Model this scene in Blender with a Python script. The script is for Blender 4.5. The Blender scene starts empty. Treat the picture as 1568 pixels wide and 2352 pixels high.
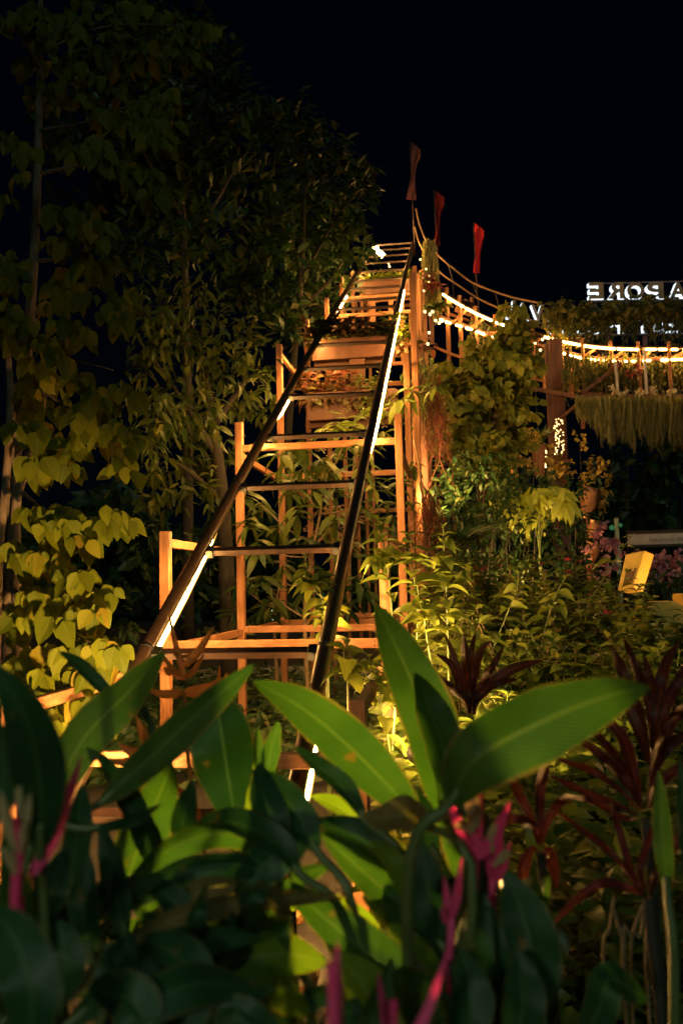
import bpy, math, random
import numpy as np
from mathutils import Vector, Matrix
rnd = random.Random(7)
rng = np.random.default_rng(7)
scene = bpy.context.scene
C = scene.collection

# ------------------------------------------------------------------ camera
FD = 1960.0            # focal length in 1568-wide picture units
EYE = 1.5
TH = math.atan(275 / 3125.0)
RO = math.radians(1.3)
sT, cT, sR, cR = math.sin(TH), math.cos(TH), math.sin(RO), math.cos(RO)
cam_d = bpy.data.cameras.new("camera")
cam = bpy.data.objects.new("camera", cam_d)
C.objects.link(cam)
scene.camera = cam
cam_d.sensor_fit = 'VERTICAL'
cam_d.sensor_height = 36.0
cam_d.lens = 30.0
cam_d.clip_start = 0.05
cam_d.clip_end = 500
right = Vector((cR, sR * sT, -sR * cT))
up = Vector((sR, -cR * sT, cR * cT))
fwd = Vector((0, cT, sT))
cam.matrix_world = Matrix(((right.x, up.x, -fwd.x, 0), (right.y, up.y, -fwd.y, 0),
                           (right.z, up.z, -fwd.z, EYE), (0, 0, 0, 1)))
cam_d.dof.use_dof = True
cam_d.dof.focus_distance = 6.0
cam_d.dof.aperture_fstop = 3.0
CAM = Vector((0, 0, EYE))

# ------------------------------------------------------------------ world, moon, exposure
world = bpy.data.worlds.new("World")
scene.world = world
world.use_nodes = True
wn = world.node_tree
wn.nodes.clear()
bg = wn.nodes.new("ShaderNodeBackground")
wo = wn.nodes.new("ShaderNodeOutputWorld")
tc = wn.nodes.new("ShaderNodeTexCoord")
sx = wn.nodes.new("ShaderNodeSeparateXYZ")
rp = wn.nodes.new("ShaderNodeValToRGB")
rp.color_ramp.elements[0].position = 0.0
rp.color_ramp.elements[0].color = (0.0003, 0.0011, 0.0022, 1)
rp.color_ramp.elements[1].position = 0.55
rp.color_ramp.elements[1].color = (0.0001, 0.0005, 0.0020, 1)
wn.links.new(tc.outputs['Generated'], sx.inputs[0])
wn.links.new(sx.outputs['Z'], rp.inputs[0])
wn.links.new(rp.outputs[0], bg.inputs[0])
bg.inputs[1].default_value = 1.0
wn.links.new(bg.outputs[0], wo.inputs[0])
sun_d = bpy.data.lights.new("moonlight", 'SUN')
sun_d.energy = 0.30
sun_d.angle = math.radians(25)
sun_d.color = (0.60, 1.0, 0.76)
sun = bpy.data.objects.new("moonlight", sun_d)
C.objects.link(sun)
sun.rotation_euler = (math.radians(58), 0, math.radians(14))
scene.view_settings.view_transform = 'Standard'
scene.view_settings.look = 'None'
scene.view_settings.exposure = 0
scene.view_settings.gamma = 1
scene.view_settings.use_curve_mapping = False
scene.cycles.max_bounces = 5
scene.cycles.diffuse_bounces = 3
scene.cycles.transparent_max_bounces = 8
scene.cycles.sample_clamp_indirect = 3.0
scene.cycles.use_denoising = True
scene.cycles.use_light_tree = True
scene.cycles.caustics_reflective = False
scene.cycles.caustics_refractive = False

LED = (1.0, 0.53, 0.135)
WARM = (1.0, 0.58, 0.17)

# ------------------------------------------------------------------ materials
def mat_new(name):
    m = bpy.data.materials.new(name)
    m.use_nodes = True
    nt = m.node_tree
    nt.nodes.clear()
    out = nt.nodes.new("ShaderNodeOutputMaterial")
    return m, nt, out

def N(nt, t, **kw):
    n = nt.nodes.new(t)
    for k, v in kw.items():
        setattr(n, k, v)
    return n

def ramp(nt, src, stops):
    r = N(nt, "ShaderNodeValToRGB")
    e = r.color_ramp.elements
    while len(e) < len(stops):
        e.new(0.5)
    for i, (p, c) in enumerate(stops):
        e[i].position = p
        e[i].color = (c[0], c[1], c[2], 1)
    nt.links.new(src, r.inputs[0])
    return r.outputs[0]

def noise_col(nt, scale, stops, vec=None, detail=4, stretch=None):
    nz = N(nt, "ShaderNodeTexNoise")
    nz.inputs['Scale'].default_value = scale
    nz.inputs['Detail'].default_value = detail
    t = N(nt, "ShaderNodeTexCoord")
    src = t.outputs['Object']
    if stretch:
        mp = N(nt, "ShaderNodeMapping")
        mp.inputs['Scale'].default_value = stretch
        nt.links.new(src, mp.inputs[0])
        src = mp.outputs[0]
    nt.links.new(src, nz.inputs['Vector'])
    return ramp(nt, nz.outputs[0], stops), nz.outputs[0]

def simple_mat(name, c0, c1, scale=8, rough=0.6, metal=0.0, bump=0.0, stretch=None, spec=0.5):
    m, nt, out = mat_new(name)
    p = N(nt, "ShaderNodeBsdfPrincipled")
    col, fac = noise_col(nt, scale, [(0.3, c0), (0.7, c1)], stretch=stretch)
    nt.links.new(col, p.inputs['Base Color'])
    p.inputs['Roughness'].default_value = rough
    p.inputs['Metallic'].default_value = metal
    p.inputs['Specular IOR Level'].default_value = spec
    if bump:
        b = N(nt, "ShaderNodeBump")
        b.inputs['Strength'].default_value = bump
        b.inputs['Distance'].default_value = 0.01
        nt.links.new(fac, b.inputs['Height'])
        nt.links.new(b.outputs[0], p.inputs['Normal'])
    nt.links.new(p.outputs[0], out.inputs[0])
    return m

def emit_mat(name, col, s):
    m, nt, out = mat_new(name)
    e = N(nt, "ShaderNodeEmission")
    e.inputs[0].default_value = (*col, 1)
    e.inputs[1].default_value = s
    nt.links.new(e.outputs[0], out.inputs[0])
    return m

def leaf_mat(name, stops, rough=0.45, trans=0.35, spec=0.4, island=True, tint=(1.3, 1.25, 0.6)):
    """foliage: hue varies leaf by leaf, part of the light passes through"""
    m, nt, out = mat_new(name)
    p = N(nt, "ShaderNodeBsdfPrincipled")
    if island:
        g = N(nt, "ShaderNodeNewGeometry")
        src = g.outputs['Random Per Island']
    else:
        nz = N(nt, "ShaderNodeTexNoise")
        nz.inputs['Scale'].default_value = 3
        src = nz.outputs[0]
    col = ramp(nt, src, stops)
    # a paler midrib along the leaf
    uv = N(nt, "ShaderNodeUVMap")
    sp = N(nt, "ShaderNodeSeparateXYZ")
    nt.links.new(uv.outputs[0], sp.inputs[0])
    a = N(nt, "ShaderNodeMath", operation='ABSOLUTE')
    nt.links.new(sp.outputs[0], a.inputs[0])
    rr = ramp(nt, a.outputs[0], [(0.0, (1, 1, 1)), (0.09, (0, 0, 0))])
    mx = N(nt, "ShaderNodeMix", data_type='RGBA', blend_type='MIX')
    mf = N(nt, "ShaderNodeMath", operation='MULTIPLY')
    mf.inputs[1].default_value = 0.35
    nt.links.new(rr, mf.inputs[0])
    nt.links.new(mf.outputs[0], mx.inputs[0])
    nt.links.new(col, mx.inputs[6])
    mx.inputs[7].default_value = (0.16, 0.2, 0.07, 1)
    nt.links.new(mx.outputs[2], p.inputs['Base Color'])
    p.inputs['Roughness'].default_value = rough
    p.inputs['Specular IOR Level'].default_value = spec
    t = N(nt, "ShaderNodeBsdfTranslucent")
    tm = N(nt, "ShaderNodeMix", data_type='RGBA', blend_type='MULTIPLY')
    tm.inputs[0].default_value = 1
    nt.links.new(col, tm.inputs[6])
    tm.inputs[7].default_value = (*tint, 1)
    nt.links.new(tm.outputs[2], t.inputs[0])
    s = N(nt, "ShaderNodeMixShader")
    s.inputs[0].default_value = trans
    nt.links.new(p.outputs[0], s.inputs[1])
    nt.links.new(t.outputs[0], s.inputs[2])
    nt.links.new(s.outputs[0], out.inputs[0])
    return m

def blade_mat(name, dark, light, rib, edge, veins=33, rough=0.36, trans=0.3, vein_amt=0.42, blotch=(0.12, 0.07, 0.02), tint=(1.6, 2.2, 0.6)):
    """large leaf seen close: midrib, fine side veins, browned edge, blemishes"""
    m, nt, out = mat_new(name)
    p = N(nt, "ShaderNodeBsdfPrincipled")
    uv = N(nt, "ShaderNodeUVMap")
    sp = N(nt, "ShaderNodeSeparateXYZ")
    nt.links.new(uv.outputs[0], sp.inputs[0])
    a = N(nt, "ShaderNodeMath", operation='ABSOLUTE')
    nt.links.new(sp.outputs[0], a.inputs[0])
    k1 = N(nt, "ShaderNodeMath", operation='MULTIPLY'); k1.inputs[1].default_value = -0.22
    nt.links.new(a.outputs[0], k1.inputs[0])
    ad = N(nt, "ShaderNodeMath", operation='ADD')
    nt.links.new(k1.outputs[0], ad.inputs[0]); nt.links.new(sp.outputs[1], ad.inputs[1])
    k2 = N(nt, "ShaderNodeMath", operation='MULTIPLY'); k2.inputs[1].default_value = veins * 6.283
    wn_ = N(nt, "ShaderNodeTexNoise"); wn_.inputs['Scale'].default_value = 6; wn_.inputs['Detail'].default_value = 2
    tw = N(nt, "ShaderNodeTexCoord"); nt.links.new(tw.outputs['Object'], wn_.inputs['Vector'])
    wm = N(nt, "ShaderNodeMath", operation='MULTIPLY_ADD'); wm.inputs[1].default_value = 0.09
    nt.links.new(wn_.outputs[0], wm.inputs[0]); nt.links.new(ad.outputs[0], wm.inputs[2])
    nt.links.new(wm.outputs[0], k2.inputs[0])
    sn = N(nt, "ShaderNodeMath", operation='SINE')
    nt.links.new(k2.outputs[0], sn.inputs[0])
    vm = N(nt, "ShaderNodeMapRange"); vm.inputs[1].default_value = -1; vm.inputs[2].default_value = 1
    nt.links.new(sn.outputs[0], vm.inputs[0])
    nz = N(nt, "ShaderNodeTexNoise"); nz.inputs['Scale'].default_value = 9; nz.inputs['Detail'].default_value = 5
    t0 = N(nt, "ShaderNodeTexCoord"); nt.links.new(t0.outputs['Object'], nz.inputs['Vector'])
    fm = N(nt, "ShaderNodeMath", operation='MULTIPLY_ADD')
    fm.inputs[1].default_value = vein_amt
    nt.links.new(vm.outputs[0], fm.inputs[0])
    nb = N(nt, "ShaderNodeMath", operation='MULTIPLY'); nb.inputs[1].default_value = 1.1 - vein_amt * 0.6
    nt.links.new(nz.outputs[0], nb.inputs[0]); nt.links.new(nb.outputs[0], fm.inputs[2])
    col = ramp(nt, fm.outputs[0], [(0.28, tuple(c*.75 for c in dark)), (0.5, dark), (0.85, light)])
    def over(base, fac, c):
        mx = N(nt, "ShaderNodeMix", data_type='RGBA')
        nt.links.new(fac, mx.inputs[0]); nt.links.new(base, mx.inputs[6]); mx.inputs[7].default_value = (*c, 1)
        return mx.outputs[2]
    col = over(col, ramp(nt, a.outputs[0], [(0.0, (0.9,) * 3), (0.07, (0, 0, 0))]), rib)
    er = N(nt, "ShaderNodeMath", operation='MULTIPLY_ADD'); er.inputs[1].default_value = 0.25
    nt.links.new(nz.outputs[0], er.inputs[0]); nt.links.new(a.outputs[0], er.inputs[2])
    col = over(col, ramp(nt, er.outputs[0], [(1.08, (0, 0, 0)), (1.13, (0.85,) * 3)] if False else [(0.0, (0, 0, 0)), (1.0, (0, 0, 0))]), edge)
    egd = N(nt, "ShaderNodeMapRange"); egd.inputs[1].default_value = 1.03; egd.inputs[2].default_value = 1.12
    nt.links.new(er.outputs[0], egd.inputs[0])
    col = over(col, egd.outputs[0], edge)
    n2 = N(nt, "ShaderNodeTexNoise"); n2.inputs['Scale'].default_value = 26; n2.inputs['Detail'].default_value = 3
    nt.links.new(t0.outputs['Object'], n2.inputs['Vector'])
    bl = N(nt, "ShaderNodeMapRange"); bl.inputs[1].default_value = 0.665; bl.inputs[2].default_value = 0.73
    nt.links.new(n2.outputs[0], bl.inputs[0])
    col = over(col, bl.outputs[0], blotch)
    nt.links.new(col, p.inputs['Base Color'])
    p.inputs['Roughness'].default_value = rough
    p.inputs['Specular IOR Level'].default_value = 0.2
    b = N(nt, "ShaderNodeBump"); b.inputs['Strength'].default_value = 0.25; b.inputs['Distance'].default_value = 0.003
    nt.links.new(vm.outputs[0], b.inputs['Height']); nt.links.new(b.outputs[0], p.inputs['Normal'])
    t = N(nt, "ShaderNodeBsdfTranslucent")
    tm = N(nt, "ShaderNodeMix", data_type='RGBA', blend_type='MULTIPLY'); tm.inputs[0].default_value = 1
    nt.links.new(col, tm.inputs[6]); tm.inputs[7].default_value = (*tint, 1)
    nt.links.new(tm.outputs[2], t.inputs[0])
    s = N(nt, "ShaderNodeMixShader"); s.inputs[0].default_value = trans
    nt.links.new(p.outputs[0], s.inputs[1]); nt.links.new(t.outputs[0], s.inputs[2])
    nt.links.new(s.outputs[0], out.inputs[0])
    return m

def wood_mat(name, stretch, c0=(0.27, 0.105, 0.045), c1=(0.50, 0.215, 0.10)):
    m, nt, out = mat_new(name)
    p = N(nt, "ShaderNodeBsdfPrincipled")
    t = N(nt, "ShaderNodeTexCoord")
    mp = N(nt, "ShaderNodeMapping"); mp.inputs['Scale'].default_value = stretch
    nt.links.new(t.outputs['Object'], mp.inputs[0])
    nz = N(nt, "ShaderNodeTexNoise"); nz.inputs['Scale'].default_value = 22; nz.inputs['Detail'].default_value = 6
    nz.inputs['Distortion'].default_value = 0.6
    nt.links.new(mp.outputs[0], nz.inputs['Vector'])
    col = ramp(nt, nz.outputs[0], [(0.28, c0), (0.5, tuple((a + b) / 2 for a, b in zip(c0, c1))), (0.68, c1)])
    n2 = N(nt, "ShaderNodeTexNoise"); n2.inputs['Scale'].default_value = 1.7; n2.inputs['Detail'].default_value = 5
    nt.links.new(t.outputs['Object'], n2.inputs['Vector'])
    st = ramp(nt, n2.outputs[0], [(0.35, (0.72, 0.70, 0.68)), (0.6, (1, 1, 1))])
    mx = N(nt, "ShaderNodeMix", data_type='RGBA', blend_type='MULTIPLY'); mx.inputs[0].default_value = 1
    nt.links.new(col, mx.inputs[6]); nt.links.new(st, mx.inputs[7])
    nt.links.new(mx.outputs[2], p.inputs['Base Color'])
    p.inputs['Roughness'].default_value = 0.62
    p.inputs['Specular IOR Level'].default_value = 0.25
    b = N(nt, "ShaderNodeBump"); b.inputs['Strength'].default_value = 0.3; b.inputs['Distance'].default_value = 0.004
    nt.links.new(nz.outputs[0], b.inputs['Height']); nt.links.new(b.outputs[0], p.inputs['Normal'])
    nt.links.new(p.outputs[0], out.inputs[0])
    return m

M = {}
M['led'] = emit_mat('led_warm', LED, 580.0)
def painted_glow_mat():  # see-through golden shell that glows to imitate bloom round the light strips
    m, nt, out = mat_new('golden_painted_glow')
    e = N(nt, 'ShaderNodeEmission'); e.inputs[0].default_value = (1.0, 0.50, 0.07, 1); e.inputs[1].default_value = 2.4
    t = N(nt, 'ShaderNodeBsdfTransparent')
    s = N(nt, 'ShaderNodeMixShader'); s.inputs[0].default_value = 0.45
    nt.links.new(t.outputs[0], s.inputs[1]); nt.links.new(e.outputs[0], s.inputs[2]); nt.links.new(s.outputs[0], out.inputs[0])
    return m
M['painted_glow'] = painted_glow_mat()
M['led_far'] = emit_mat('led_warm_far', LED, 300.0)
M['bulb'] = emit_mat('bulb_warm', (1.0, 0.62, 0.22), 7.0)
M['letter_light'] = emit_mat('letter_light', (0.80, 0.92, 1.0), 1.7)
M['window_light'] = emit_mat('window_light', (0.85, 1.0, 0.9), 3.0)
M['green_light'] = emit_mat('green_light', (0.25, 1.0, 0.35), 0.12)
M['wood_v'] = wood_mat('timber_upright', (3.0, 3.0, 0.16))
M['wood_h'] = wood_mat('timber_level', (0.16, 3.0, 3.0))
M['wood_d'] = wood_mat('timber_depthwise', (3.0, 0.16, 3.0))
M['wood_old'] = wood_mat('timber_weathered', (3.0, 3.0, 0.2), (0.10, 0.045, 0.028), (0.2, 0.09, 0.05))
M['rail'] = simple_mat('rail_paint', (0.045, 0.024, 0.014), (0.075, 0.04, 0.024), 14, 0.3, 0.2, 0.05)
M['rung'] = simple_mat('rung_paint', (0.03, 0.013, 0.009), (0.055, 0.022, 0.014), 20, 0.5, 0.0, 0.1)
M['tie'] = simple_mat('black_tie', (0.01, 0.01, 0.01), (0.02, 0.018, 0.015), 20, 0.5)
M['steel_dark'] = simple_mat('dark_steel', (0.05, 0.03, 0.022), (0.09, 0.05, 0.035), 10, 0.55, 0.2)
M['cable'] = simple_mat('weathered_tube', (0.20, 0.11, 0.06), (0.3, 0.17, 0.09), 10, 0.6)
M['planter'] = simple_mat('planter_rust', (0.09, 0.033, 0.016), (0.16, 0.06, 0.03), 6, 0.55, 0.15, 0.2)
M['brown_post'] = simple_mat('brown_post', (0.10, 0.035, 0.02), (0.19, 0.07, 0.04), 7, 0.65, 0.0, 0.2, (2, 2, 0.2))
M['soil'] = simple_mat('soil', (0.007, 0.005, 0.004), (0.028, 0.019, 0.014), 60, 0.95, 0, 0.9)
M['bark'] = simple_mat('bark', (0.06, 0.038, 0.025), (0.15, 0.10, 0.07), 16, 0.9, 0, 0.7, (3, 3, 0.5))
M['bark_dark'] = simple_mat('bark_dark', (0.022, 0.016, 0.011), (0.05, 0.036, 0.025), 16, 0.9, 0, 0.7, (3, 3, 0.5))
M['stem'] = simple_mat('stem_green', (0.06, 0.085, 0.025), (0.12, 0.14, 0.045), 12, 0.5)
M['twig'] = simple_mat('twig_brown', (0.13, 0.08, 0.04), (0.24, 0.15, 0.08), 14, 0.7)
M['flag_dusty'] = leaf_mat('flag_dusty', [(0, (0.30, 0.10, 0.09)), (1, (0.34, 0.12, 0.11))], 0.8, 0.3, 0.1, tint=(1, 1, 1))
M['flag_dark'] = leaf_mat('flag_dark', [(0, (0.15, 0.012, 0.018)), (1, (0.17, 0.02, 0.022))], 0.8, 0.3, 0.1, tint=(1, 1, 1))
M['flag_red'] = leaf_mat('flag_red', [(0, (0.62, 0.03, 0.05)), (1, (0.68, 0.04, 0.06))], 0.8, 0.3, 0.1, tint=(1, 1, 1))
M['letter'] = simple_mat('letter_back', (0.22, 0.17, 0.145), (0.27, 0.21, 0.18), 5, 0.7)
M['banner'] = simple_mat('banner_white', (0.62, 0.52, 0.50), (0.72, 0.62, 0.60), 3, 0.7)
M['banner_text'] = simple_mat('banner_text', (0.24, 0.22, 0.26), (0.28, 0.26, 0.3), 3, 0.7)
M['yellow'] = simple_mat('yellow_paint', (0.66, 0.42, 0.08), (0.74, 0.48, 0.10), 9, 0.55, 0, 0.1)
M['yellow_mark'] = simple_mat('brown_mark', (0.13, 0.06, 0.02), (0.18, 0.08, 0.03), 9, 0.6)
M['copper'] = simple_mat('rusty_sheet', (0.26, 0.10, 0.05), (0.42, 0.19, 0.10), 8, 0.4, 0.4, 0.2)
M['terracotta'] = simple_mat('terracotta', (0.42, 0.15, 0.07), (0.52, 0.2, 0.1), 14, 0.75)
M['grey_path'] = simple_mat('paving_grey', (0.12, 0.12, 0.115), (0.26, 0.25, 0.24), 9, 0.85, 0, 0.4)
M['dry_leaf'] = simple_mat('dry_leaf', (0.38, 0.15, 0.05), (0.6, 0.28, 0.1), 30, 0.7, 0, 0.3)
M['hose'] = simple_mat('hose', (0.02, 0.016, 0.013), (0.035, 0.028, 0.02), 20, 0.5)
M['green_pole'] = simple_mat('pole_pale', (0.30, 0.42, 0.36), (0.36, 0.5, 0.42), 8, 0.5)

G = lambda *c: c
M['leaf_big'] = leaf_mat('leaf_broad', [(0, (0.055, 0.07, 0.005)), (0.5, (0.085, 0.10, 0.006)), (0.85, (0.12, 0.13, 0.008)), (1, (0.17, 0.12, 0.012))], 0.6, 0.4, 0.1)
M['leaf_vine'] = leaf_mat('leaf_vine', [(0, (0.07, 0.085, 0.012)), (0.5, (0.12, 0.13, 0.018)), (1, (0.19, 0.17, 0.025))], 0.55, 0.4, 0.25)
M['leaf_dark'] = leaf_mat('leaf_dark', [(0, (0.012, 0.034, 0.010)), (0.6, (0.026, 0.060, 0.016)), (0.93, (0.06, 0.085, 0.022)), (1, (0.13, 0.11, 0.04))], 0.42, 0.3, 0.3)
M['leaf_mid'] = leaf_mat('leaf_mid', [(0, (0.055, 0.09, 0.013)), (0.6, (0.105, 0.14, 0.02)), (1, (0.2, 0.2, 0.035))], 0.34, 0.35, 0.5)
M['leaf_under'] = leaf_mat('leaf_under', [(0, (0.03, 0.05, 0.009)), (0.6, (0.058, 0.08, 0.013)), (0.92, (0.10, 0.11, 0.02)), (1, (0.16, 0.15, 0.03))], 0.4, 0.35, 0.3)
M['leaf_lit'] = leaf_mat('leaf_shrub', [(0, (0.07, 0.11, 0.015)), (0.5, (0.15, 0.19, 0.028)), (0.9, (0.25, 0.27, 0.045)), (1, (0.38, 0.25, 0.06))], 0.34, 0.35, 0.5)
M['leaf_young'] = leaf_mat('leaf_young', [(0, (0.11, 0.15, 0.02)), (1, (0.24, 0.27, 0.045))], 0.4, 0.35)
M['leaf_yellow'] = leaf_mat('leaf_yellow', [(0, (0.25, 0.16, 0.03)), (0.5, (0.42, 0.27, 0.05)), (1, (0.5, 0.34, 0.08))], 0.5, 0.35)
M['leaf_bright'] = leaf_mat('leaf_chartreuse', [(0, (0.26, 0.30, 0.03)), (1, (0.42, 0.44, 0.06))], 0.45, 0.35)
M['leaf_coleus'] = leaf_mat('leaf_coleus', [(0, (0.22, 0.07, 0.05)), (0.5, (0.38, 0.14, 0.07)), (0.8, (0.26, 0.22, 0.05)), (1, (0.5, 0.16, 0.12))], 0.5, 0.3, tint=(1.2, 0.9, 0.6))
M['leaf_coleus_dark'] = leaf_mat('leaf_coleus_dark', [(0, (0.07, 0.025, 0.02)), (0.5, (0.13, 0.06, 0.02)), (1, (0.14, 0.13, 0.03))], 0.5, 0.3, tint=(1.2, 0.9, 0.6))
M['leaf_red'] = leaf_mat('leaf_red', [(0, (0.10, 0.02, 0.018)), (0.6, (0.20, 0.03, 0.03)), (1, (0.3, 0.09, 0.05))], 0.45, 0.25, tint=(1, 0.6, 0.6))
M['moss'] = leaf_mat('moss', [(0, (0.13, 0.12, 0.05)), (0.6, (0.22, 0.20, 0.09)), (1, (0.30, 0.27, 0.13))], 0.9, 0.3, 0.1)
M['vine'] = leaf_mat('vine', [(0, (0.04, 0.05, 0.010)), (0.6, (0.09, 0.09, 0.02)), (1, (0.2, 0.15, 0.04))], 0.6, 0.35)
M['roots'] = leaf_mat('roots', [(0, (0.06, 0.018, 0.012)), (1, (0.14, 0.04, 0.026))], 0.8, 0.2, 0.1, tint=(1, 0.7, 0.6))
M['petal'] = leaf_mat('petal', [(0, (0.55, 0.05, 0.13)), (1, (0.68, 0.10, 0.2))], 0.5, 0.35, tint=(1, 0.7, 0.8))
M['petal_pale'] = leaf_mat('petal_pale', [(0, (0.50, 0.22, 0.34)), (1, (0.62, 0.3, 0.42))], 0.6, 0.3, tint=(1, 0.8, 0.9))
M['white_petal'] = leaf_mat('petal_white', [(0, (0.5, 0.42, 0.3)), (1, (0.65, 0.56, 0.42))], 0.6, 0.3, tint=(1, 0.9, 0.8))
M['blade'] = blade_mat('heliconia_leaf', (0.022, 0.055, 0.012), (0.048, 0.095, 0.02), (0.10, 0.13, 0.05), (0.16, 0.10, 0.035), trans=0.5)
M['blade_dark'] = blade_mat('heliconia_leaf_deep', (0.010, 0.036, 0.013), (0.024, 0.066, 0.022), (0.06, 0.11, 0.045), (0.10, 0.08, 0.03), trans=0.12)
M['blade_fresh'] = blade_mat('heliconia_leaf_fresh', (0.10, 0.15, 0.012), (0.18, 0.24, 0.022), (0.2, 0.24, 0.08), (0.22, 0.15, 0.04), trans=0.5)
M['blade_dry'] = blade_mat('heliconia_leaf_dry', (0.13, 0.085, 0.03), (0.22, 0.15, 0.055), (0.3, 0.24, 0.1), (0.2, 0.1, 0.04), veins=35, rough=0.6)
M['croton'] = blade_mat('croton_leaf', (0.014, 0.018, 0.010), (0.10, 0.016, 0.018), (0.34, 0.035, 0.04), (0.2, 0.035, 0.03), veins=16, vein_amt=0.9, rough=0.35, trans=0.2)
M['croton_red'] = blade_mat('cordyline_leaf', (0.05, 0.010, 0.014), (0.13, 0.02, 0.026), (0.30, 0.06, 0.06), (0.2, 0.05, 0.04), veins=20, rough=0.4, trans=0.2)
M['bract_pink'] = blade_mat('bract_pink', (0.88, 0.05, 0.20), (0.97, 0.17, 0.36), (0.93, 0.14, 0.3), (0.86, 0.08, 0.2), veins=14, vein_amt=0.25, rough=0.4, trans=0.4, blotch=(0.5, 0.05, 0.12), tint=(1.1, 0.8, 1.5))
M['bract_orange'] = blade_mat('bract_orange', (0.40, 0.13, 0.025), (0.60, 0.22, 0.045), (0.5, 0.2, 0.05), (0.4, 0.14, 0.03), veins=14, vein_amt=0.25, rough=0.45, trans=0.3, blotch=(0.35, 0.13, 0.03), tint=(1.2, 1.0, 0.8))
M['bract_cream'] = blade_mat('bract_cream', (0.44, 0.32, 0.16), (0.6, 0.46, 0.26), (0.5, 0.4, 0.2), (0.45, 0.3, 0.14), veins=10, vein_amt=0.2, rough=0.45, trans=0.3, blotch=(0.4, 0.28, 0.14), tint=(1.2, 1.0, 0.8))

# ------------------------------------------------------------------ geometry helpers
def W(x, y, d):
    """a point seen at picture place x, y (1568 wide) lying d metres out along the view axis"""
    u = (x - 784) / FD * d
    v = (1176 - y) / FD * d
    a = u * cR + v * sR
    b = -u * sR + v * cR
    return Vector((a, d * cT - b * sT, d * sT + b * cT + EYE))

def gz(v, z=0.0):
    return Vector((v[0], v[1], z))

BASE = {}
def thing(name, label, cat, loc=(0, 0, 0), group=None, kind=None):
    o = bpy.data.objects.new(name, None)
    C.objects.link(o)
    o.empty_display_size = 0.1
    o.location = loc
    BASE[o.name] = Vector(loc)
    tag(o, label, cat, group, kind)
    return o

def tag(o, label, cat, group=None, kind=None):
    if label: o['label'] = label
    if cat: o['category'] = cat
    if group: o['group'] = group
    if kind: o['kind'] = kind
    return o

def origin_of(parent):
    v = Vector((0, 0, 0))
    p = parent
    while p is not None:
        v += BASE.get(p.name, Vector((0, 0, 0)))
        p = p.parent
    return v

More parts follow.
